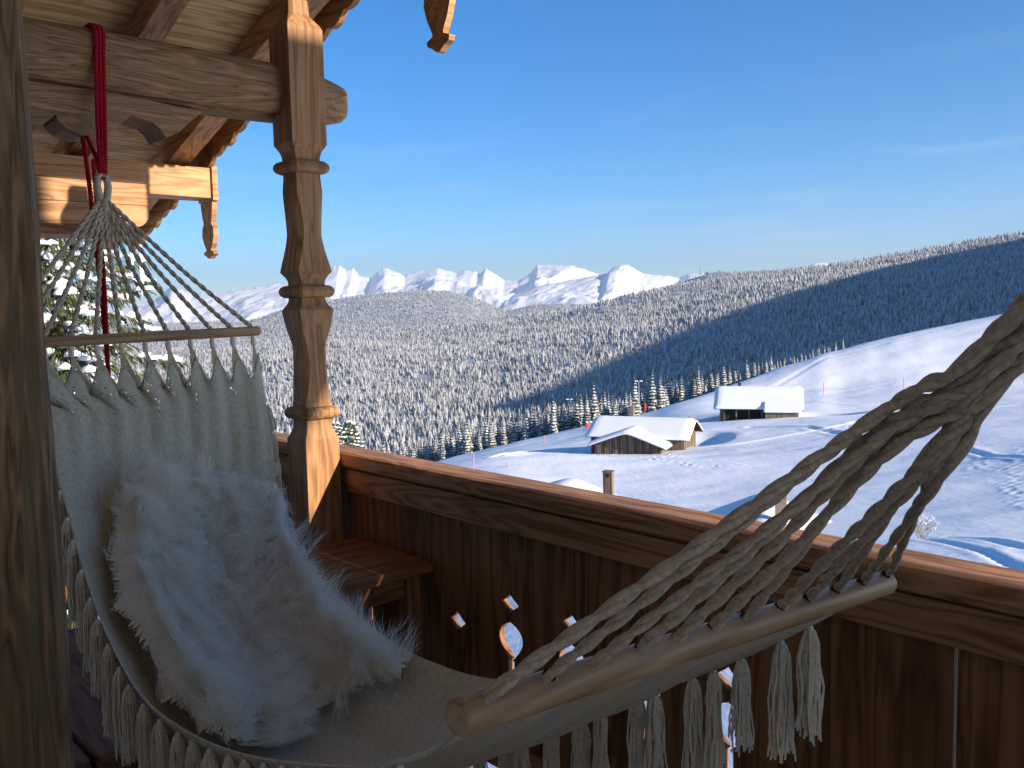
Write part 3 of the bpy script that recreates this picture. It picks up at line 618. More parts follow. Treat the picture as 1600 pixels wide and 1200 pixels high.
# ================================================================ HAMMOCK
def fabric(name, c0, c1, sc, rough=.9, bump=.4, alpha=False):
    m, n, l, b = nodes(name, rough, .1); t = n.new('ShaderNodeTexCoord')
    z = n.new('ShaderNodeTexNoise'); z.inputs['Scale'].default_value = sc; z.inputs['Detail'].default_value = 4; l.new(t.outputs['Object'], z.inputs['Vector'])
    l.new(ramp(n, l, z.outputs[0], [(.3, c0), (.7, c1)]), b.inputs['Base Color'])
    bp = n.new('ShaderNodeBump'); bp.inputs['Strength'].default_value = bump; bp.inputs['Distance'].default_value = .002; l.new(z.outputs[0], bp.inputs['Height']); l.new(bp.outputs[0], b.inputs['Normal'])
    return m, n, l, b
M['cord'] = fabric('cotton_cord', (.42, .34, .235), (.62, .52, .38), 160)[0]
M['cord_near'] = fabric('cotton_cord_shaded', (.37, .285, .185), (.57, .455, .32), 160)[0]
M['rope_red'] = fabric('red_rope', (.26, .006, .016), (.50, .018, .035), 220)[0]
M['thread'] = fabric('cotton_thread', (.72, .63, .46), (.88, .79, .61), 120)[0]
# cloth material: plain weave in uv space, opened up near the gathered end
mc, n_, l_, b_ = nodes('woven_cotton', .92, .05)
uv = n_.new('ShaderNodeUVMap'); sep = n_.new('ShaderNodeSeparateXYZ'); l_.new(uv.outputs[0], sep.inputs[0])
def wav(src, k):
    a = n_.new('ShaderNodeMath'); a.operation = 'MULTIPLY'; a.inputs[1].default_value = k; l_.new(src, a.inputs[0]); s_ = n_.new('ShaderNodeMath'); s_.operation = 'SINE'; l_.new(a.outputs[0], s_.inputs[0]); return s_.outputs[0]
wu, wv = wav(sep.outputs['X'], 900), wav(sep.outputs['Y'], 1500)
mul = n_.new('ShaderNodeMath'); mul.operation = 'MULTIPLY'; l_.new(wu, mul.inputs[0]); l_.new(wv, mul.inputs[1])
nn = n_.new('ShaderNodeTexNoise'); nn.inputs['Scale'].default_value = 60; nn.inputs['Detail'].default_value = 5; l_.new(uv.outputs[0], nn.inputs['Vector'])
add = n_.new('ShaderNodeMath'); add.operation = 'MULTIPLY_ADD'; add.inputs[1].default_value = .35; l_.new(mul.outputs[0], add.inputs[0]); l_.new(nn.outputs[0], add.inputs[2])
l_.new(ramp(n_, l_, add.outputs[0], [(.1, (.48, .41, .28)), (.75, (.76, .67, .49))]), b_.inputs['Base Color'])
bp = n_.new('ShaderNodeBump'); bp.inputs['Strength'].default_value = .6; bp.inputs['Distance'].default_value = .0025; l_.new(add.outputs[0], bp.inputs['Height']); l_.new(bp.outputs[0], b_.inputs['Normal'])
aw = n_.new('ShaderNodeAttribute'); aw.attribute_name = 'open'
hv = n_.new('ShaderNodeMapping'); hv.inputs['Scale'].default_value = (150, 42, 1); l_.new(uv.outputs[0], hv.inputs[0])
hn = n_.new('ShaderNodeTexVoronoi'); hn.inputs['Scale'].default_value = 1; l_.new(hv.outputs[0], hn.inputs['Vector'])
lt = n_.new('ShaderNodeMath'); lt.operation = 'LESS_THAN'; l_.new(hn.outputs['Distance'], lt.inputs[0]); l_.new(aw.outputs['Fac'], lt.inputs[1])
inv = n_.new('ShaderNodeMath'); inv.operation = 'SUBTRACT'; inv.inputs[0].default_value = 1; l_.new(lt.outputs[0], inv.inputs[1]); l_.new(inv.outputs[0], b_.inputs['Alpha'])
M['cloth'] = mc
def sm(a, b, t): t = np.clip((t-a)/(b-a), 0, 1); return t*t*(3-2*t)
def spline(P, n):
    P = np.array(P, float); t = np.r_[0, np.cumsum(np.linalg.norm(np.diff(P, axis=0), axis=1))]; t /= t[-1]; q = np.linspace(0, 1, n)
    # catmull-rom through the points
    o = []
    for v in q:
        i = min(np.searchsorted(t, v, 'right')-1, len(P)-2); i = max(i, 0); u = (v-t[i])/(t[i+1]-t[i])
        p0 = P[max(i-1, 0)]; p1 = P[i]; p2 = P[i+1]; p3 = P[min(i+2, len(P)-1)]
        o.append(.5*((2*p1)+(-p0+p2)*u+(2*p0-5*p1+4*p2-p3)*u*u+(-p0+3*p1-3*p2+p3)*u**3))
    return np.array(o)
BY = 2.68; fr = at(405, 517, 1, BY); FL = np.array([.525, BY, fr[2]-.012]); FR = np.array([fr[0], BY, fr[2]])
NY = .57; NR = at(1386, 910, 1, NY); NL = at(712, 1122, 1, NY)
APEX = np.array([at(160, 285, 1, 2.84)[0], 2.84, at(160, 285, 1, 2.84)[2]])
Re = [FR+[-.012, -.01, -.03], at(412, 600, 0, 1.322), at(425, 680, 0, 1.305), at(440, 780, 0, 1.285), at(500, 900, 0, 1.26), at(600, 995, 0, 1.24), at(700, 1046, 0, 1.23), at(800, 1068, 0, 1.235), at(985, 1082, 0, 1.25), at(1150, 1030, 0, 1.262), NR+[-.03, .03, -.025]]
Le = [FL+[.012, -.01, -.03], np.array([.60, 2.655, FL[2]-.10]), at(62, 640, 0, .655), at(75, 700, 0, .655), at(100, 780, 0, .65), at(130, 890, 0, .645), at(165, 990, 0, .64), at(220, 1090, 0, .632), at(300, 1152, 0, .64), at(400, 1186, 0, .64), at(560, 1196, 0, .60), at(660, 1180, 0, .53), NL+[.03, .03, -.025]]
NS, NW = 120, 60
L_ = spline(Le, NS); R_ = spline(Re, NS)
hm = tag(empty('hammock', (.95, 1.6, .6)), 'cream woven cotton hammock with wooden spreader bars, cords and tassels', 'hammock'); bpy.context.view_layer.update()
sv = np.linspace(0, 1, NS); wv_ = np.linspace(0, 1, NW)
def cloth_pt(i, w_):
    s_ = sv[i]; base = L_[i]*(1-w_)+R_[i]*w_
    sag = .17*math.sin(math.pi*min(1, max(0, (s_-.02)/.96)))**1.1*(1 if s_ < .55 else max(0, 1-((s_-.55)/.36)**1.5))*(1-(2*w_-1)**2)**.8
    t = L_[min(i+1, NS-1)]+R_[min(i+1, NS-1)]-L_[max(i-1, 0)]-R_[max(i-1, 0)]; t /= np.linalg.norm(t); a = R_[i]-L_[i]; a /= np.linalg.norm(a)
    nrm = np.cross(a, t); nrm = nrm*np.sign(nrm@np.array([0, .6, -1.0]))
    ripple = .006*math.sin(w_*70+3*math.sin(s_*5))*(1-min(1, s_*3))+.004*math.sin(w_*31+s_*9)
    return base+nrm*(sag+ripple)
CL = np.array([[cloth_pt(i, q) for q in wv_] for i in range(NS)])
# the gathered end: the cloth hangs in points from the cords
NH = 12; holesF = [FL+(FR-FL)*((k+.35)/(NH-.3)) for k in range(NH)]
for j, q in enumerate(wv_):
    ph = (q*(NH-1)) % 1; sc_ = (1-abs(2*ph-1)); drop = .105*(sc_**1.1)
    for i in range(12):
        f = (1-i/12)**1.4; CL[i, j, 2] -= drop*f*.9+.04*f; CL[i, j, 1] -= drop*.10*f
def grid_uv(name, P, mat, parent):
    o = grid_mesh(name, P, mat); me = o.data; r, c = P.shape[:2]; ul = me.uv_layers.new(name='UVMap')
    vi = np.empty(len(me.loops), np.int32); me.loops.foreach_get('vertex_index', vi)
    ul.data.foreach_set('uv', np.stack([(vi % c)/(c-1), (vi//c)/(r-1)*2.6], -1).astype(np.float32).ravel()); return o
clo = grid_uv('cloth', CL, M['cloth'], hm); child(clo, hm)
oa = clo.data.attributes.new('open', 'FLOAT', 'POINT'); ii = np.repeat(np.arange(NS), NW); jj = np.tile(np.arange(NW), NS)
ph = np.abs(2*((jj/(NW-1)*(NH-1)) % 1)-1); oa.data.foreach_set('value', (np.clip(.36*(1-ii/30), 0, 1)*(.30+.70*(1-ph))+.0*ii).astype(np.float32))
sol = clo.modifiers.new('thick', 'SOLIDIFY'); sol.thickness = .004
# bars
def bar(a, b, r, name):
    d = (b-a)/np.linalg.norm(b-a); m = MB(); m.tube([a-d*.0, a+d*.006, b-d*.006, b], [r*.86, r, r, r*.86], 20); o = m.build(name, M['bar'], None); 
    o.data.polygons.foreach_set('use_smooth', [len(p.vertices) == 4 for p in o.data.polygons]); return child(o, hm)
rF, rN = .0155, .0175
bar(FL-[.01, 0, 0], FR, rF, 'spreader_bar'); nb = bar(NL, NR, rN, 'spreader_bar')
def cord(pts, r, pitch=.05, phase=0.0, n=5, sub=None, name='cord', mat=None, rmul=None, parent=None, dens=9):
    """two-ply twisted cord along a polyline"""
    P = np.array(pts, float); L = np.linalg.norm(np.diff(P, axis=0), axis=1).sum(); k = max(6, int(L/pitch*dens)); Q = spline(P, k); m = MB()
    t = np.gradient(Q, axis=0); t /= np.linalg.norm(t, axis=1)[:, None]; ref = np.array([.3, .9, .25]); u = np.cross(t, ref); u /= np.linalg.norm(u, axis=1)[:, None]; v = np.cross(t, u)
    a = np.linspace(0, L/pitch*2*math.pi, k)+phase; rm = np.ones(k) if rmul is None else np.interp(np.linspace(0, 1, k), np.linspace(0, 1, len(rmul)), rmul)
    for ply in (0, math.pi):
        m.tube(Q+(u*np.cos(a+ply)[:, None]+v*np.sin(a+ply)[:, None])*(r*.50*rm)[:, None], list(r*.80*rm), n)
    o = m.build(name, mat or M['cord'], None, smooth=True); return child(o, parent or hm)
# far cords up to the ring
top = APEX+[0, 0, -.02]
for k, h in enumerate(holesF):
    f = (k-(NH-1)/2)/(NH/2); tp = top+np.array([.010*f, .004*math.sin(k*2.1), -.03-.05*(1-abs(f))])
    mid = (h*.5+tp*.5)+np.array([0, 0, -.006])
    cord([h+[0, 0, .012], mid, tp], .0062, .055, k*1.3)
    # thread bundle below the bar, fanning out into the cloth
    m = MB(); c0 = h+[0, 0, -.014]; c1 = h+[0, -.004, -.045]
    m.tube([c0, (c0+c1)/2, c1], [.006, .0085, .0075], 7)
    for q in range(22):
        e = (k+(q/21-.5)*1.06)/(NH-1); e = min(max(e, 0), 1); jx = e*(NW-1); j0 = int(jx); tgt = CL[2+(q % 3), j0]*(1-(jx-j0))+CL[2+(q % 3), min(j0+1, NW-1)]*(jx-j0)
        m.tube([c1+[random.uniform(-.003, .003), 0, .01], (c1*.55+tgt*.45)+[0, .0, -.004], tgt], .0014, 3, caps=False)
    child(m.build('thread_fan', M['thread'], None), hm)
m = MB()                                        # whipped end loops
for s_ in (-1, 1):
    m.tube([APEX+[s_*.002, 0, -.075], APEX+[s_*.011, 0, -.045], APEX+[s_*.016, .0, -.012], APEX+[s_*.012, 0, .014], APEX+[0, .0, .022]], [.010, .0115, .011, .0105, .010], 10)
m.tube([APEX+[0, 0, -.05], APEX+[.002, 0, -.10], APEX+[.002, -.004, -.14]], [.015, .015, .010], 10)
child(m.build('end_loop', M['cord'], None, smooth=True), hm)
# near cords: two groups that wind together on the way up
G1 = at(1362, 690, 0, .87); G2 = at(1450, 735, 0, .905); G3 = at(1545, 570, 0, .885); P2 = G3+(G3-(NL+NR)/2)*.75; P2[0] = .89
hp = [(765, 1108), (850, 1076), (926, 1049), (993, 1024), (1050, 1004), (1106, 986), (1157, 971), (1211, 955), (1254, 942), (1297, 930), (1338, 914), (1376, 903)]
for k, (hx, hy) in enumerate(hp):
    f = (at(hx, hy, 1, NY)[0]-NL[0])/(NR[0]-NL[0]); h = NL+(NR-NL)*f+[0, -.004, rN*.85]
    gm = MB(); gm.tube([h+[0, .006, -.010], h+[0, -.004, .0025]], [.0068, .0068], 10); child(gm.build('cord_hole', M['hole'], None), hm)
    g = G1 if k < 7 else G2; c_ = (k-3)/3.0 if k < 7 else (k-9)/2.0                       # place across its bundle, -1..1
    perp = np.array([.55, 0, -.83])
    def off(w_, dpt): return perp*c_*w_+np.array([0, 1, 0])*dpt*math.sin(k*2.3)
    if k < 7: pts = [h+[0, .003, -.012], h+[0, -.01, .008], h*.5+(g+off(.030, .010))*.5+[0, 0, -.004], g+off(.024, .012), (G1+G3)/2+off(.023, .014), G3+off(.022, .014), P2+off(.016, .01)]
    else: pts = [h+[0, .003, -.012], h+[0, -.01, .008], h*.5+(g+off(.022, .008))*.5+[0, 0, -.004], g+off(.017, .012), (G2+G3)/2+off(.013, .012)+[.006, 0, -.010], G3+off(.014, .012)+[.008, .004, -.016], P2+off(.012, .01)+[.004, 0, -.012]]
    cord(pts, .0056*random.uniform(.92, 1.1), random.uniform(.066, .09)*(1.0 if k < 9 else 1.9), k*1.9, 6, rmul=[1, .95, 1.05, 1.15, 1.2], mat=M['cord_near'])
# band of cloth wrapped under the near bar
# tassels along both edges
def tassel(p, L, seed, wdt=.0145):
    r = random.Random(seed); m = MB(); p = np.array(p)
    for q in range(46):
        a = r.uniform(0, 6.28); rr = wdt*math.sqrt(r.random()); b = rr*r.uniform(1.0, 2.0); ln = L*r.uniform(.86, 1.04); cz = r.uniform(0, 6.28); wob = r.uniform(.001, .0035)
        dx, dy = math.cos(a), math.sin(a)
        pts = [p+[dx*rr*.5, dy*rr*.5, 0], p+[dx*rr, dy*rr, -.02]]
        for t in (.3, .5, .7, .85, 1.0): pts.append(p+np.array([dx*(rr+(b-rr)*t*.8)+wob*math.sin(cz+t*9), dy*(rr+(b-rr)*t*.8)+wob*math.cos(cz*1.7+t*8), -ln*t]))
        m.tube(pts, .0018, 3, caps=False)
    m.tube([p+[0, 0, .008], p+[0, 0, -.004], p+[0, 0, -.03]], [.004, .007, wdt*.8], 7)
    return child(m.build('tassel', M['thread'], None), hm)
for k, (tx, ty) in enumerate([(1266, 984), (1221, 1006), (1158, 1031), (1115, 1050), (1083, 1062), (1022, 1082), (996, 1088), (938, 1096), (908, 1100), (860, 1116), (814, 1136), (790, 1150), (748, 1163)]):
    i = int(np.argmin([abs((800+F_PX*((p-CAM)@RT)/((p-CAM)@FW))-tx) if (p[1] < 1.45) else 1e9 for p in R_])); p = R_[i].copy(); p[2] = at(tx, ty, 0, p[0])[2] if abs(at(tx, ty, 0, p[0])[2]-p[2]) < .08 else p[2]-.02
    p = at(tx, ty, 0, R_[i][0]); tassel(p, .175+.02*math.sin(k*2.2), 50+k)
for k in range(26):                              # house side edge
    i = int(14+k*(NS-24)/26); p = L_[i]+[-.004, 0, -.012]; tassel(p, .19+.02*math.sin(k*1.7), 90+k, .015)
for k in range(12):                              # rail side edge, beyond the sheepskin
    i = int(10+k*4.6); p = R_[i]+[.004, 0, -.012]; tassel(p, .18, 130+k, .015)
# ---- red hanging rope around the log
rr_ = tag(empty('red_rope', (APEX[0], APEX[1], APEX[2])), 'doubled red rope looped over the log beam and through the hammock end', 'rope'); bpy.context.view_layer.update()
zt_ = ZL+.108; YL = YC+.085
for k, dx in enumerate((-6, 0, 6)):
    a0 = at(154+dx, 34, 1, YL-.10); pts = [np.array([a0[0], YL+.03, zt_+.008]), np.array([a0[0], YL-.06, zt_+.004]), np.array([a0[0], YL-.103, zt_-.03]), at(156+dx, 90, 1, YL-.115), at(158+dx, 180, 1, YL-.15), at(160+dx*.8, 240, 1, 2.86), APEX+[dx*.0009+.002, -.004, .012]]
    cord(pts, .0056, .02, k, 6, name='rope_strand', mat=M['rope_red'], parent=rr_, dens=6)
for k, dx in enumerate((-.02, -.008)):
    q = at(133+8*k, 212, 1, YC+.02); pts = [q+[0, .12, .12], q+[0, .03, .0], at(150, 245, 1, 2.9) if k else at(141, 300, 1, 2.93), APEX+[-.005, 0, .03] if k else at(160, 480, 1, 2.93)]
    if k == 0: pts.append(at(170, 588, 1, 2.93))
    cord(pts, .0062, .02, k, 6, name='rope_strand', mat=M['rope_red'], parent=rr_, dens=6)
cord([at(146, 250, 1, 2.92), at(152, 330, 1, 2.92), at(162, 430, 1, 2.92), at(168, 560, 1, 2.92)], .006, .02, 0, 6, name='rope_strand', mat=M['rope_red'], parent=rr_, dens=6)
# ================================================================ SHEEPSKIN
def fur_mat():
    m = bpy.data.materials.new('sheep_wool'); m.use_nodes = True; n = m.node_tree.nodes; l = m.node_tree.links; b = n['Principled BSDF']; b.inputs['Roughness'].default_value = .9; b.inputs['Specular IOR Level'].default_value = .1
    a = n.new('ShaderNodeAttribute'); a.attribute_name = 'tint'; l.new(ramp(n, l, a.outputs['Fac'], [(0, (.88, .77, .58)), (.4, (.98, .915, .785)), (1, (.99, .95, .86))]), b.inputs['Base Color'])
    nr = n.new('ShaderNodeAttribute'); nr.attribute_name = 'soft_normal'; pass
    tr = n.new('ShaderNodeBsdfTranslucent'); tr.inputs['Color'].default_value = (.97, .95, .91, 1); mx_ = n.new('ShaderNodeMixShader'); mx_.inputs[0].default_value = .5
    l.new(b.outputs[0], mx_.inputs[1]); l.new(tr.outputs[0], mx_.inputs[2]); l.new(mx_.outputs[0], n['Material Output'].inputs['Surface']); return m
def project(P): v = P-CAM; zz = v@FW; return 800+F_PX*(v@RT)/zz, 600-F_PX*(v@UP)/zz
fx, fy = project(CL)                             # which part of the cloth the skin covers, from its outline in the photo
poly = [(158, 805), (190, 758), (245, 740), (330, 741), (402, 766), (457, 808), (490, 850), (505, 890), (540, 935), (580, 985), (632, 1016), (655, 1038), (645, 1070), (600, 1080), (560, 1100), (505, 1135), (455, 1182), (425, 1205), (380, 1205), (300, 1165), (240, 1108), (206, 1040), (162, 960), (150, 880)]
def inside(X, Y):
    c = np.zeros(X.shape, bool); n = len(poly)
    for i in range(n):
        x0, y0 = poly[i]; x1, y1 = poly[(i+1) % n]; t = ((y0 > Y) != (y1 > Y)); xi = (x1-x0)*(Y-y0)/((y1-y0) if y1 != y0 else 1e-9)+x0; c ^= t & (X < xi)
    return c
# cloth normals facing the sitter
du = np.gradient(CL, axis=1); dv = np.gradient(CL, axis=0); NN = np.cross(du, dv); NN /= np.linalg.norm(NN, axis=-1)[..., None]
flip = ((CAM-CL)*NN).sum(-1) < 0; NN[flip] *= -1
import itertools
K = 260; ui = np.linspace(0, NS-1.001, K); uj = np.linspace(0, NW-1.001, K); UI, UJ = np.meshgrid(ui, uj, indexing='ij')
def bil(A, u, v):
    i = u.astype(int); j = v.astype(int); a = (u-i)[..., None]; b = (v-j)[..., None]
    return (A[i, j]*(1-a)+A[i+1, j]*a)*(1-b)+(A[i, j+1]*(1-a)+A[i+1, j+1]*a)*b
SP = bil(CL, UI, UJ); SN = bil(NN, UI, UJ); SN /= np.linalg.norm(SN, axis=-1)[..., None]
qx, qy = project(SP); IN = inside(qx, qy) & (UI > 20) & (UI < 82) & (UJ > 2.5) & (qy < 1190)
# soft distance to the rim gives the skin its pillow-like thickness
dd = IN.astype(float)
for _ in range(34):
    dd = np.minimum(dd, 1)*IN; dd = (dd+np.roll(dd, 1, 0)+np.roll(dd, -1, 0)+np.roll(dd, 1, 1)+np.roll(dd, -1, 1))/5
dd = np.clip(dd*1.15, 0, 1)*IN
lump = fbm(UI/9, UJ/6, 3, 15)
SK = SP+SN*(.008+.10*dd**.65+.04*lump*dd)[..., None]
skin = tag(empty('sheepskin', tuple(SP[IN].mean(0))), 'fluffy cream white sheepskin lying in the hammock', 'sheepskin'); bpy.context.view_layer.update()
idx = -np.ones(IN.shape, int); idx[IN] = np.arange(IN.sum()); V = SK[IN]; qd = []
a_ = idx[:-1, :-1]; b_i = idx[1:, :-1]; c_i = idx[1:, 1:]; d_i = idx[:-1, 1:]; ok = (a_ >= 0) & (b_i >= 0) & (c_i >= 0) & (d_i >= 0)
Tq = np.concatenate([np.stack([a_, b_i, c_i], -1)[ok], np.stack([a_, c_i, d_i], -1)[ok]])
me = tri_mesh('hide', V, Tq); hide = link('hide', me, flat('sheep_hide', (.86, .8, .69), .9), None, True); child(hide, skin)
# wool: tapered locks, clumped and combed in swirls
ci = np.argwhere(IN); NF = 115000; pick = ci[rng.integers(0, len(ci), NF)]; ju = rng.random((NF, 2))-.5
P0 = SK[pick[:, 0], pick[:, 1]]; N0 = SN[pick[:, 0], pick[:, 1]]
tu = np.gradient(SP, axis=0); tv = np.gradient(SP, axis=1); TU = tu[pick[:, 0], pick[:, 1]]; TV = tv[pick[:, 0], pick[:, 1]]
P0 = P0+TU*ju[:, :1]+TV*ju[:, 1:]; tun = TU/np.linalg.norm(TU, axis=1)[:, None]; tvn = TV/np.linalg.norm(TV, axis=1)[:, None]
U = UI[pick[:, 0], 0]+ju[:, 0]; Vv = UJ[0, pick[:, 1]]+ju[:, 1]
ang = 5.5*fbm(U/11, Vv/7, 3, 41)*2+2.2*fbm(U/2.3, Vv/1.7, 2, 43)*2
Q_ = IN.astype(float); gx = np.gradient(dd, axis=0)[pick[:, 0], pick[:, 1]]; gy = np.gradient(dd, axis=1)[pick[:, 0], pick[:, 1]]
edge = (1-dd[pick[:, 0], pick[:, 1]])[:, None]
comb = tun*np.cos(ang)[:, None]+tvn*np.sin(ang)[:, None]; outw = -(tun*gx[:, None]+tvn*gy[:, None]); outw /= np.linalg.norm(outw, axis=1)[:, None]+1e-6; outw = outw*np.clip(edge*1.7, 0, 1.5)
# clump targets
cl_n = 2000; cs = rng.integers(0, NF, cl_n); from_c = P0[cs]; 
best = np.empty(NF, int)
for a in range(0, NF, 4000):
    d2 = ((P0[a:a+4000, None]-from_c[None])**2).sum(-1); best[a:a+4000] = d2.argmin(1)
cdir = comb[cs][best]; clen = (.65+.7*rng.random(cl_n))[best][:, None]
Ls = .074*clen*(.55+.75*rng.random((NF, 1)))
d1 = N0*.72+cdir*.55+outw*.5+rng.normal(0, .20, (NF, 3)); d1 /= np.linalg.norm(d1, axis=1)[:, None]
d2_ = N0*.25+cdir*.95+outw*.45+np.array([0, 0, -.30])+rng.normal(0, .28, (NF, 3)); d2_ /= np.linalg.norm(d2_, axis=1)[:, None]
Pc = from_c[best]; tipc = Pc+(N0*.5+cdir*.6+outw*.3)*Ls
A1 = P0+d1*Ls*.45; A2 = A1+d2_*Ls*.40; A3 = A2+d2_*Ls*.35+rng.normal(0, .004, (NF, 3))
A2 = A2*.62+(tipc*.75+Pc*.25)*.38; A3 = A3*.62+tipc*.38
W_ = (.00044*(.7+.7*rng.random((NF, 1)))); sd = np.cross(d1, rng.normal(0, 1, (NF, 3))); sd /= np.linalg.norm(sd, axis=1)[:, None]
VV = np.stack([P0-sd*W_, P0+sd*W_, A1-sd*W_, A1+sd*W_, A2-sd*W_*.75, A2+sd*W_*.75, A3], 1)
TT = np.array([(0, 1, 3), (0, 3, 2), (2, 3, 5), (2, 5, 4), (4, 5, 6)])[None]+(np.arange(NF)*7)[:, None, None]
me = tri_mesh('wool', VV.reshape(-1, 3), TT.reshape(-1, 3))
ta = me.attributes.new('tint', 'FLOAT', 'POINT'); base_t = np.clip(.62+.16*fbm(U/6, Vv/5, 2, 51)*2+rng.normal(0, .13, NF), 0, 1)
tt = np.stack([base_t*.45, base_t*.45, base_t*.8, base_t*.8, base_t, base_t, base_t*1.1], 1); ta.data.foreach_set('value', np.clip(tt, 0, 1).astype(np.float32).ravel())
sn = me.attributes.new('soft_normal', 'FLOAT_VECTOR', 'POINT'); nv = N0+d1*.3+rng.normal(0, .12, (NF, 3)); nv /= np.linalg.norm(nv, axis=1)[:, None]
sn.data.foreach_set('vector', np.repeat(nv, 7, 0).astype(np.float32).ravel())
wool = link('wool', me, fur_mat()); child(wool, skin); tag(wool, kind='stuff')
# ================================================================ HUTS, TREES AND SMALL THINGS ON THE SLOPE
def vdir(phi): return -YAW+phi                  # world heading of a local x axis turned phi from the view's right
def gable(m, L, W, zb, ze, rise):               # closed gabled block, ridge along x
    h = W/2; m.add([(0,-h,zb),(L,-h,zb),(L,h,zb),(0,h,zb),(0,-h,ze),(L,-h,ze),(L,h,ze),(0,h,ze),(0,0,ze+rise),(L,0,ze+rise)],
                   [(3,2,1,0),(0,1,5,4),(2,3,7,6),(4,5,9,8),(6,7,8,9),(0,4,8,7,3),(1,2,6,9,5)])
def roof_slab(m, L, W, ze, rise, o0, o1, side, z0, z1, n=14, soft=0.0, seed=1):
    """two pitched sheets between heights z0..z1 above the rafters, overhang o0/o1 along the ridge and `side` at the eaves; soft rounds the edge like lying snow"""
    h = W/2; sl_ = rise/h; xs = np.linspace(-o0, L+o1, n); ys = np.linspace(-h-side, h+side, 2*n+1); X, Y = np.meshgrid(xs, ys, indexing='ij')
    base = ze+rise-np.sqrt((Y*sl_)**2+(.0 if soft == 0 else .05)); ex = np.minimum(X+o0, L+o1-X); ey = np.minimum(Y+h+side, h+side-Y); ed = np.clip(np.minimum(ex, ey)/.35, 0, 1)
    top = base+z1+((ed**.5-1)*soft+fbm(X*.5+seed, Y*.5, 3, seed)*.30*soft if soft else 0)
    A = np.stack([X, Y, top], -1).reshape(-1, 3); B = np.stack([X, Y, base+z0], -1).reshape(-1, 3); r, c = X.shape; k = r*c; fs = []
    for i in range(r-1):
        for j in range(c-1): a = i*c+j; fs += [(a, a+c, a+c+1, a+1), (k+a+1, k+a+c+1, k+a+c, k+a)]
    for i in range(r-1): fs += [(i*c, k+i*c, k+(i+1)*c, (i+1)*c), ((i+1)*c+c-1, k+(i+1)*c+c-1, k+i*c+c-1, i*c+c-1)]
    for j in range(c-1): fs += [(j+1, k+j+1, k+j, j), ((r-1)*c+j, k+(r-1)*c+j, k+(r-1)*c+j+1, (r-1)*c+j+1)]
    m.add(A, fs) if False else m.add(list(A)+list(B), fs)
def chimney(parent, x, y, z0, z1, w_, mat, pipe=0, cap=True):
    m = MB(); m.box(x-w_/2, x+w_/2, y-w_/2, y+w_/2, z0, z1); c = m.build('chimney', mat, parent)
    if cap:
        m = MB(); m.box(x-w_*.62, x+w_*.62, y-w_*.62, y+w_*.62, z1+.001, z1+.09); m.build('cap', mat, c)
    if pipe:
        m = MB(); m.tube([(x, y, z1+.09), (x, y, z1+pipe)], w_*.17, 10); m.tube([(x, y, z1+pipe+.05), (x, y, z1+pipe+.12)], [w_*.3, w_*.05], 10); m.build('flue_pipe', M['metal'], c)
    return c
def hut(name, label, loc, phi, L, W, hw, rise, o=(.7, .7, .9), snow=.42, wing=None):
    e = tag(empty(name, tuple(loc), vdir(phi)), label, 'hut')
    m = MB(); gable(m, L, W, -3.0, hw, rise); m.build('wall', M['barn'], e)
    m = MB(); roof_slab(m, L, W, hw, rise, o[0], o[1], o[2], .02, .16, 6); rf = m.build('roof', M['barn_dark'], e)
    m = MB(); roof_slab(m, L, W, hw, rise, o[0]+.08, o[1]+.08, o[2]+.10, .165, .17+snow, 20, soft=.32, seed=int(L*7)); m.build('snow_cover', M['roofsnow'], rf, smooth=True)
    for s_ in (-1, 1):                          # verge boards and purlin ends on both gables
        for x in (-o[0]-.03, L+o[1]-.03):
            m = MB(); h = W/2+o[2]; d = rise/(W/2)*h; m.add([(x, 0, hw+rise-.10), (x+.06, 0, hw+rise-.10), (x+.06, s_*h, hw+rise-d-.10), (x, s_*h, hw+rise-d-.10), (x, 0, hw+rise+.14), (x+.06, 0, hw+rise+.14), (x+.06, s_*h, hw+rise-d+.14), (x, s_*h, hw+rise-d+.14)],
                [(0,1,2,3),(7,6,5,4),(0,4,5,1),(1,5,6,2),(2,6,7,3),(3,7,4,0)]); m.build('verge_board', M['barn'], rf)
    return e, rf
def onslope(px, py, Z): p = px2l(px, py, Z); return p
# hut with the wing (nearer)
PH1 = math.radians(-24)
p = px2l(936, 657, 128); L1 = 13.4
c1_, s1_ = math.cos(PH1), math.sin(PH1)
org = view(p[0], p[1], p[2]-3.6)
e, rf = hut('alpine_hut', 'snow covered grey barn with a wide front gable, the nearer of two huts', org, PH1, L1, 7.6, 2.2, 1.8, o=(.5, .9, .9))
chimney(rf, 4.6, 1.4, 3.0, 5.6, .62, M['concrete'])
wl = 7.4; m = MB(); gable(m, wl, 9.4, -3.4, 1.15, 1.75)
wg = empty('wing', (6.3, .6, 0)); wg.parent = e; wg.rotation_euler = (0, 0, -math.pi/2); m.build('wall', M['barn'], wg)
m = MB(); roof_slab(m, wl, 9.4, 1.15, 1.75, 0, .9, .8, .02, .16, 6); m.build('roof', M['barn_dark'], wg)
m = MB(); roof_slab(m, wl, 9.4, 1.15, 1.75, 0, .98, .9, .165, .70, 20, soft=.32, seed=5); m.build('snow_cover', M['roofsnow'], wg, smooth=True)
for y0, y1, nm, mt in ((-4.55, -3.0, 'door', M['redx']), (-2.6, -1.4, 'door', M['bal']), (.6, 2.0, 'hatch', M['barn'])):
    m = MB(); m.box(wl+.005, wl+.06, -y1, -y0, -2.2, .75); m.build(nm, mt, wg)
for k in range(9):
    yb_ = -4.4+k*1.1; m = MB(); m.box(wl+.004, wl+.10, yb_-.06, yb_+.06, -2.4, 1.1+1.75*(1-abs(yb_)/4.7)); m.build('wall_post', M['barn_dark'], wg)
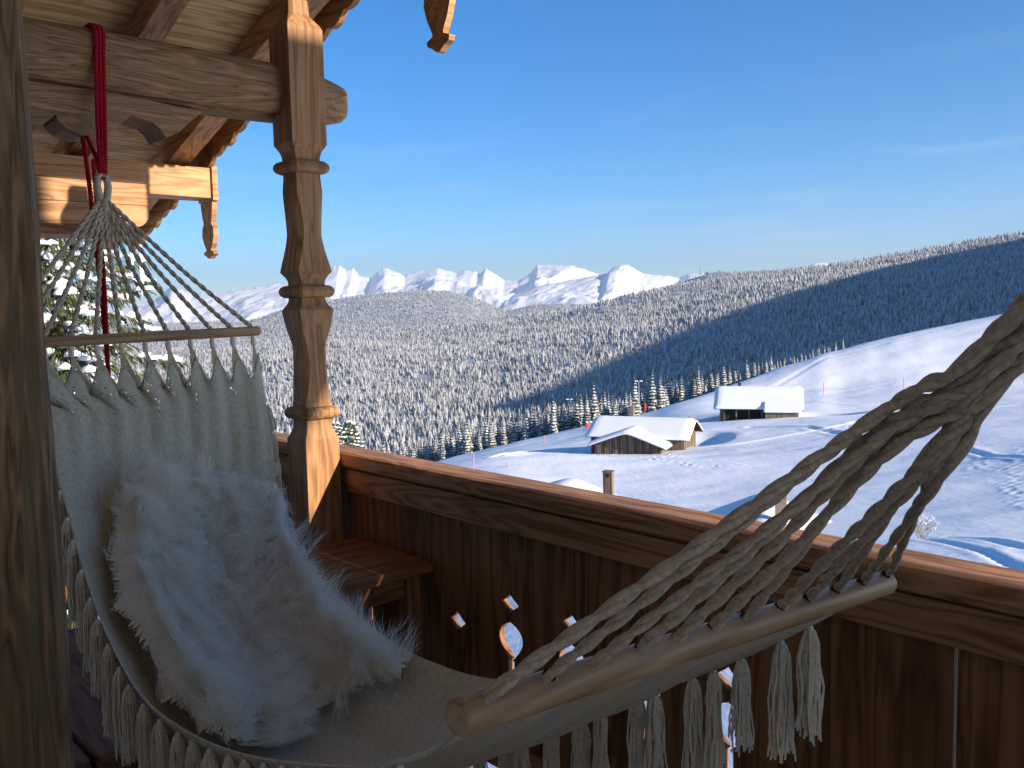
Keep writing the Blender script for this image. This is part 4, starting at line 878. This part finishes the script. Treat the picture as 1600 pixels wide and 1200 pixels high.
for xw in (8.6, 10.9):
    m = MB(); m.box(xw, xw+.7, -3.86, -3.80, .6, 1.4); wn = m.build('window', M['barn_dark'], e); m = MB(); m.box(xw+.08, xw+.62, -3.88, -3.861, .68, 1.32); m.build('pane', M['dark'], wn)
# long hut (farther)
p = px2l(1127, 610, 150); org = view(p[0], p[1], p[2]-4.2); PH2 = math.radians(-17)
e, rf = hut('alpine_hut', 'long snow covered dark wooden hut farther up the slope with icy eaves', org, PH2, 12.6, 8.4, 2.1, 2.5, o=(.9, .7, 1.0))
chimney(rf, 3.0, .6, 3.5, 5.4, .5, M['barn_dark'])
m = MB(); m.box(.5, 6.8, -4.26, -4.2, -1.5, 1.55); m.build('recess', M['dark'], e)
for k in range(4): m = MB(); m.box(.6+k*2.0, .85+k*2.0, -4.6, -4.35, -2.5, 1.6); m.build('post', M['barn'], e)
m = MB(); m.box(7.4, 12.4, -6.4, -4.21, -3.0, 1.25); m.build('lean_to', M['barn'], e)
m = MB(); m.add([(7.1, -6.8, 1.2), (12.9, -6.8, 1.2), (12.9, -4.3, 2.5), (7.1, -4.3, 2.5), (7.1, -6.85, 1.6), (12.9, -6.85, 1.6), (12.9, -4.3, 2.95), (7.1, -4.3, 2.95)], [(3,2,1,0),(4,5,6,7),(0,1,5,4),(1,2,6,5),(2,3,7,6),(3,0,4,7)]); m.build('lean_to_snow', M['roofsnow'], e, bevel=.2)
for k in range(5): m = MB(); yy = -3.6+k*1.8; zz = 2.1+2.5*(1-abs(yy)/4.2)-.25; m.box(12.6, 13.25, yy-.1, yy+.1, zz-.1, zz+.1); m.build('purlin_end', M['barn_dark'], rf)
m = MB(); m.tube([(.9, -5.4, -1.4), (2.6, -5.6, -1.1), (4.4, -5.5, -.5)], [.35, .45, .3], 8); m.build('snowy_woodpile', M['roofsnow'], e, smooth=True)
# two neighbouring roofs just below the balcony
for (nm, lab, px, py, Z, phi, L, W, ch) in [
    ('neighbour_house', 'snow laden neighbouring roof with a rendered chimney and metal flue below the railing', 1193, 770, 55, 0, 16, 15.6, 1),
    ('neighbour_house', 'snow mounded roof with a plain hooded chimney just above the handrail', 893, 748, 66, 0, 15, 12, 2)]:
    p = px2l(px, py, Z); far = view(*p); ax = -far; ax[2] = 0; ax /= np.linalg.norm(ax)      # ridge runs towards the viewer
    ang = math.atan2(ax[1], ax[0])+(0 if ch == 1 else -.35); rise = W/2*math.tan(math.radians(24 if ch == 1 else 20)); hw = -rise
    e = tag(empty(nm, tuple(far-[0, 0, .55]), ang), lab, 'house')
    m = MB(); gable(m, L, W-1.6, -9.5, hw+.35, rise*(W-1.6)/W); m.build('wall', M['barn'], e)
    m = MB(); roof_slab(m, L, W-1.6, hw+.35, rise*(W-1.6)/W, .8, .8, .9, .02, .18, 6); rf = m.build('roof', M['barn_dark'], e)
    m = MB(); roof_slab(m, L, W-1.6, hw+.35, rise*(W-1.6)/W, .9, .9, 1.0, .185, .72, 26, soft=.34, seed=ch); m.build('snow_cover', M['roofsnow'], rf, smooth=True)
    if ch == 1:
        for k in range(4): m = MB(); yy = .0-k*.9; zz = hw+.35+rise*(W-1.6)/W-abs(yy)*math.tan(math.radians(24)); m.box(-.95, -.2, yy-.1, yy+.1, zz-.02, zz+.18); m.build('purlin_end', M['barn_dark'], rf)
        q = px2l(1220, 800, 48.5); cw = view(*q); lc = Matrix.Rotation(-ang, 3, 'Z') @ Vector(cw-np.array(e.location)); zt_c = px2l(1220, 770, 48.5)[2]+CZ-e.location[2]
        chimney(rf, lc.x, lc.y, lc.z-1.4, zt_c, .62, M['concrete'], pipe=.66)
    else:
        q = px2l(951, 768, 59); cw = view(*q); lc = Matrix.Rotation(-ang, 3, 'Z') @ Vector(cw-np.array(e.location)); zt_c = px2l(951, 737, 59)[2]+CZ-e.location[2]
        c = chimney(rf, lc.x, lc.y, lc.z-2.2, zt_c, .6, M['barn'], cap=False)
        m = MB(); m.box(lc.x-.36, lc.x+.36, lc.y-.36, lc.y+.36, zt_c+.001, zt_c+.06); m.build('cap', M['barn'], c)
        m = MB(); m.box(lc.x+.301, lc.x+.306, lc.y-.12, lc.y+.14, zt_c-.34, zt_c-.10); m.build('smoke_opening', M['dark'], c)
# ---- conifers at the edge of the slope: individuals sharing a few meshes
def snowtree_mat():
    m, n, l, b = nodes('snowy_spruce_needles', .85, .1); g = n.new('ShaderNodeNewGeometry'); s = n.new('ShaderNodeSeparateXYZ'); l.new(g.outputs['Normal'], s.inputs[0])
    t = n.new('ShaderNodeTexCoord'); z_ = n.new('ShaderNodeTexNoise'); z_.inputs['Scale'].default_value = 2.2; z_.inputs['Detail'].default_value = 4; l.new(t.outputs['Object'], z_.inputs['Vector'])
    ab = n.new('ShaderNodeMath'); ab.operation = 'ABSOLUTE'; l.new(s.outputs['Z'], ab.inputs[0]); a = n.new('ShaderNodeMath'); a.operation = 'MULTIPLY_ADD'; l.new(ab.outputs[0], a.inputs[0]); a.inputs[1].default_value = .4; l.new(z_.outputs[0], a.inputs[2])
    l.new(ramp(n, l, a.outputs[0], [(.56, (.03, .038, .02)), (.72, (.15, .16, .13)), (.86, (.78, .79, .80))]), b.inputs['Base Color']); return m
M['snowtree'] = snowtree_mat(); M['bark'] = flat('bark', (.07, .05, .035), .95)
def crown_mesh(seed, H=12.0, R=2.1, layers=17, per=11):
    r = random.Random(seed); V = []; T = []
    for k in range(layers):
        t = k/(layers-1); z0 = H*(.08+.88*t); rad = R*(1-t)**.82+.12
        for j in range(per if t < .8 else 6):
            a = 2*math.pi*(j+r.random()*.8)/per+k*.7; L = rad*r.uniform(.72, 1.12); wd = L*r.uniform(.24, .36)+.10; dr = L*r.uniform(.30, .55); b = len(V)
            ca, sa = math.cos(a), math.sin(a)
            P = [(0, 0, z0+.25), (ca*L*.55-sa*wd, sa*L*.55+ca*wd, z0-dr*.45), (ca*L*.55+sa*wd, sa*L*.55-ca*wd, z0-dr*.45), (ca*L, sa*L, z0-dr), (ca*L*.6, sa*L*.6, z0-dr*.10), (ca*L*.62, sa*L*.62, z0-dr*1.05)]
            V += P; T += [(b, b+1, b+4), (b, b+4, b+2), (b+1, b+3, b+4), (b+4, b+3, b+2), (b+1, b+5, b+3), (b+2, b+3, b+5)]
    V.append((0, 0, H)); b = len(V)-1; V += [(.12, 0, H-.9), (-.06, .1, H-.9), (-.06, -.1, H-.9)]; T += [(b, b+1, b+2), (b, b+2, b+3), (b, b+3, b+1)]
    me = tri_mesh('crown', V, T); me.materials.append(M['snowtree']); return me
crowns = [crown_mesh(s_) for s_ in range(5)]
tm = MB(); tm.tube([(0, 0, -1.5), (0, 0, 4), (0, 0, 11)], [.22, .16, .03], 6); trunk_me = tm.mesh('trunk'); trunk_me.materials.append(M['bark'])
def put_tree(p, h, k, label, group, name='spruce_tree'):
    e = empty(name, tuple(p), random.uniform(0, 6.28)); sc_ = h/12; e.scale = (sc_*random.uniform(.9, 1.2), sc_*random.uniform(.9, 1.2), sc_); tag(e, label, 'tree', group)
    for nm, me in (('crown', crowns[k % 5]), ('trunk', trunk_me)):
        o = bpy.data.objects.new(nm, me); COL.objects.link(o); o.parent = e
    return e
rr = random.Random(5); nT = 0
for row, (dz, drop) in enumerate([(14, 3.5), (30, 8), (48, 14), (70, 21), (95, 29)]):
    px = 560.0
    while px < 1320 and nT < 296:
        cy = np.interp(px, [q[0] for q in crest], [q[1] for q in crest]); cz_ = np.interp(px, [q[0] for q in crest], [q[2] for q in crest])
        Zt = cz_+dz+rr.uniform(-6, 6); p = px2l(px, cy, Zt); g = gz(p[0], p[1])
        hgt = rr.uniform(9, 15)*(1 if px < 1060 else max(.35, 1-(px-1060)/300))
        line = px2l(px, cy, Zt)[2]             # the sight line over the crest
        if px > 1060 and row > 1: px += 40; continue
        base = line-hgt*rr.uniform(.22, .5)-(0 if row < 2 else 1.5)
        base = max(base, g)
        put_tree(view(p[0], p[1], base), hgt, rr.randrange(5), 'snow dusted spruce in the dark tree belt behind the snow slope', 'spruces behind the snow slope'); nT += 1
        px += rr.uniform(5, 12)*(1+.12*row)
# ---- detailed snow laden spruces near the balcony
def needle_mat():
    m, n, l, b = nodes('spruce_needles', .8, .15); a = n.new('ShaderNodeAttribute'); a.attribute_name = 'tint'
    l.new(ramp(n, l, a.outputs['Fac'], [(0, (.022, .03, .010)), (.6, (.07, .085, .028)), (1, (.14, .14, .05))]), b.inputs['Base Color']); return m
M['needles'] = needle_mat()
def big_spruce(name, label, base, H, R, seed, nb=150, zmin=.0):
    r = np.random.default_rng(seed); e = tag(empty(name, tuple(base)), label, 'tree')
    m = MB(); m.tube([(0, 0, 0), (.03, .02, H*.5), (0, 0, H)], [H*.017, H*.011, .01], 8); m.build('trunk', M['bark'], e)
    V = []; T = []; tint = []; SV = []; ST = []
    ico = bmesh.new(); bmesh.ops.create_icosphere(ico, subdivisions=1, radius=1); iv = np.array([v.co[:] for v in ico.verts]); it = np.array([[v.index for v in f.verts] for f in ico.faces]); ico.free()
    for k in range(nb):
        t = zmin+(1-zmin)*(k+.5)/nb; z0 = H*t*.985; L = (R*(1-t)**.75+.15)*r.uniform(.75, 1.12); a = k*2.39996+r.normal(0, .25); d = np.array([math.cos(a), math.sin(a), 0]); sd = np.array([-d[1], d[0], 0])
        nseg = max(4, int(L/.16))
        for i in range(nseg):
            u = (i+.6)/nseg; c = d*L*u+np.array([0, 0, z0-L*(.42*u-.12*u*u*u)*1.0]); wd = (.10+.30*L*.5*(1-u)*u*2.2+.08)
            for q in range(20):
                s_ = r.uniform(-1, 1); o_ = c+sd*s_*wd+d*r.normal(0, .06)+np.array([0, 0, -.12*abs(s_)*wd]); ln = r.uniform(.10, .26); dirn = d*r.uniform(.2, .9)+sd*np.sign(s_)*r.uniform(.1, .7)+np.array([0, 0, -r.uniform(.3, 1.5)]); dirn /= np.linalg.norm(dirn)
                sw = np.cross(dirn, r.normal(0, 1, 3)); sw /= np.linalg.norm(sw); wq = r.uniform(.007, .015); b = len(V)
                V += [o_-sw*wq*.6, o_+sw*wq*.6, o_+dirn*ln*.6+sw*wq, o_+dirn*ln*.6-sw*wq, o_+dirn*ln]; T += [(b, b+1, b+2), (b, b+2, b+3), (b+3, b+2, b+4)]; tint += [r.uniform(0, 1)]*5
            if r.random() < .75:                # cushion of snow on the bough
                for _ in range(r.integers(1, 3)):
                    s_ = r.uniform(-.8, .8); o_ = c+sd*s_*wd+np.array([0, 0, .035]); sc_ = np.array([r.uniform(.07, .17), r.uniform(.06, .13), r.uniform(.03, .065)])*(1 if H > 8 else 1.0)
                    vv = iv*(1+r.normal(0, .16, (len(iv), 1))); R2 = np.stack([d, sd, [0, 0, 1]], 0); vv = (vv*sc_)@R2+o_; vv[:, 2] -= np.abs((vv-o_)@sd)*.3; b = len(SV); SV += list(vv); ST += [tuple(x+b) for x in it]
    me = tri_mesh('foliage', np.array(V), np.array(T)); ta = me.attributes.new('tint', 'FLOAT', 'POINT'); ta.data.foreach_set('value', np.array(tint, np.float32)); crown = link('crown', me, M['needles'], e)
    me = tri_mesh('snow_load', np.array(SV), np.array(ST)); link('snow_load', me, M['roofsnow'], crown, True)
    return e
p = px2l(92, 700, 13.5); big_spruce('spruce_tree', 'large snow laden spruce behind the hammock cords at the left', view(p[0], p[1], -8.5), 15.5, 2.75, 3, 210, .30)
for (px, py, Z, H, lab) in [(546, 653, 48, 9, 'small snow laden spruce just right of the column'), (524, 656, 54, 9, 'darker small spruce half hidden behind the column')]:
    p = px2l(px, py, Z); big_spruce('spruce_tree', lab, view(p[0], p[1], p[2]-H), H, 2.3, int(px), 110, .45)
# ---- frosted bare shrub
def shrub():
    p = px2l(1440, 838, 33); e = tag(empty('bare_shrub', tuple(view(p[0], p[1], p[2]-.1))), 'leafless frosted shrub standing in the snow at right', 'shrub'); r = random.Random(3); m = MB(); tips = []
    def grow(q, d, L, rad, dep):
        d = d/np.linalg.norm(d); e2 = q+d*L; m.tube([q, (q+e2)/2+np.array([r.gauss(0, .02), r.gauss(0, .02), 0]), e2], [rad, rad*.8, rad*.6], 4, caps=False)
        if dep == 0: tips.append(e2); return
        for _ in range(r.randint(2, 4)): grow(q+d*L*r.uniform(.6, 1), d+np.array([r.gauss(0, .45), r.gauss(0, .45), r.gauss(.1, .3)]), L*r.uniform(.5, .75), rad*.6, dep-1)
    for k in range(16): a = r.uniform(0, 6.28); grow(np.array([r.gauss(0, .08), r.gauss(0, .08), 0]), np.array([math.cos(a)*.55, math.sin(a)*.55, 1]), r.uniform(.35, .55), .012, 3)
    m.build('branches', flat('frosted_twig', (.36, .30, .24), .9), e); t_ = MB()
    for q in tips: s_ = r.uniform(.012, .03); t_.add([q+np.array(v)*s_ for v in ((1, 0, 0), (-1, 0, 0), (0, 1, 0), (0, -1, 0), (0, 0, 1), (0, 0, -1))], [(0, 2, 4), (2, 1, 4), (1, 3, 4), (3, 0, 4), (2, 0, 5), (1, 2, 5), (3, 1, 5), (0, 3, 5)])
    tag(t_.build('frost', M['roofsnow'], e), kind='stuff')
shrub()
# ---- piste poles, lamps, pads
def pole(px, y0, y1, Z, mat, lab, wd=.05):
    b = px2l(px, y1, Z); t_ = px2l(px, y0, Z); H_ = t_[2]-b[2]; e = tag(empty('piste_pole', tuple(view(b[0], b[1], b[2]))), lab, 'pole', 'piste marker poles')
    m = MB(); m.tube([(0, 0, -.5), (0, 0, H_*.75)], wd, 6); m.build('shaft', mat, e); m = MB(); m.tube([(0, 0, H_*.75+.002), (0, 0, H_)], [wd*1.15, wd*.9], 6); m.build('tip', mat, e)
for a in [(740, 707, 730, 100, 'pink', 'bright pink piste pole nearest the railing', .07), (793, 720, 742, 98, 'orange', 'thin orange piste pole beside the ski tracks above the railing', .04), (850, 680, 697, 175, 'orange', 'orange piste pole on the shaded snow left of the huts', .09),
          (1197, 598, 612, 200, 'orange', 'faint orange pole behind the long hut roof', .08), (1287, 597, 613, 180, 'orange', 'orange pole beside the hollow right of the long hut', .08), (1412, 590, 606, 190, 'orange', 'orange pole high on the slope near the thick cord', .08),
          (1077, 650, 657, 160, 'redpaint', 'short red pole between the two huts', .08), (1090, 650, 657, 160, 'orange', 'short orange pole beside the long hut', .08), (1443, 570, 582, 215, 'orange', 'topmost faint orange pole on the slope', .08)]:
    pole(a[0], a[1], a[2], a[3], M[a[4]], a[5], a[6])
def lamp(px, y0, y1, Z, lean, lab):
    b = px2l(px, y1, Z); t_ = px2l(px, y0, Z); H_ = t_[2]-b[2]; e = tag(empty('floodlight', tuple(view(b[0], b[1], b[2])), -YAW), lab, 'floodlight')
    top = np.array([lean*H_, 0, H_]); m = MB(); m.tube([(0, 0, -1), top], [.11, .07], 6); m.build('mast', M['metal'], e)
    m = MB(); m.tube([top+[-.5, 0, -.05], top+[.9, 0, .12]], .06, 5); m.build('arm', M['metal'], e)
    for dx in (-.6, .6): m = MB(); c = top+np.array([dx, -.1, .12]); m.box(c[0]-.38, c[0]+.38, c[1]-.25, c[1]+.25, c[2]-.12, c[2]+.12); m.build('lamp_head', flat('lamp_head', (.75, .76, .78), .4), e, bevel=.05)
lamp(1000, 596, 648, 225, -.03, 'tall white floodlight mast at the edge of the snow slope'); lamp(907, 624, 646, 235, -.75, 'leaning floodlight mast standing among the dark spruces')
def pad(px, py, Z, w_, h_, mat, lab):
    b = px2l(px, py, Z); e = tag(empty('safety_pad', tuple(view(b[0], b[1], b[2])), -YAW+.2), lab, 'pad'); m = MB(); m.box(-w_/2, w_/2, -.3, .3, -.3, h_); m.build('cushion', mat, e, bevel=.12); m = MB(); m.tube([(0, .4, -1), (0, .4, h_+.3)], .07, 6); m.build('pole', M['metal'], e)
pad(918, 669, 205, .9, 1.0, M['redpaint'], 'red safety pad in front of the spruces left of the nearer hut'); pad(1008, 640, 226, .5, 1.5, M['redpaint'], 'upright orange red pad beside the floodlight mast'); pad(1000, 654, 190, 1.6, .35, M['orange'], 'flat orange red mat just behind the nearer hut roof')
# transmitter mast on the far ridge
b = px2l(1094, 430, 9700); e = tag(empty('transmitter_mast', tuple(view(b[0], b[1], b[2])), -YAW), 'tiny transmitter mast on the snowy ridge against the sky', 'mast'); m = MB(); m.tube([(0, 0, -60), (0, 0, 60), (0, 0, 105)], [6, 4, 1.5], 6); m.build('tower', M['concrete'], e); m = MB(); m.box(-13, 13, -6, 6, -30, 12); m.build('station', M['concrete'], e)
hazebox()
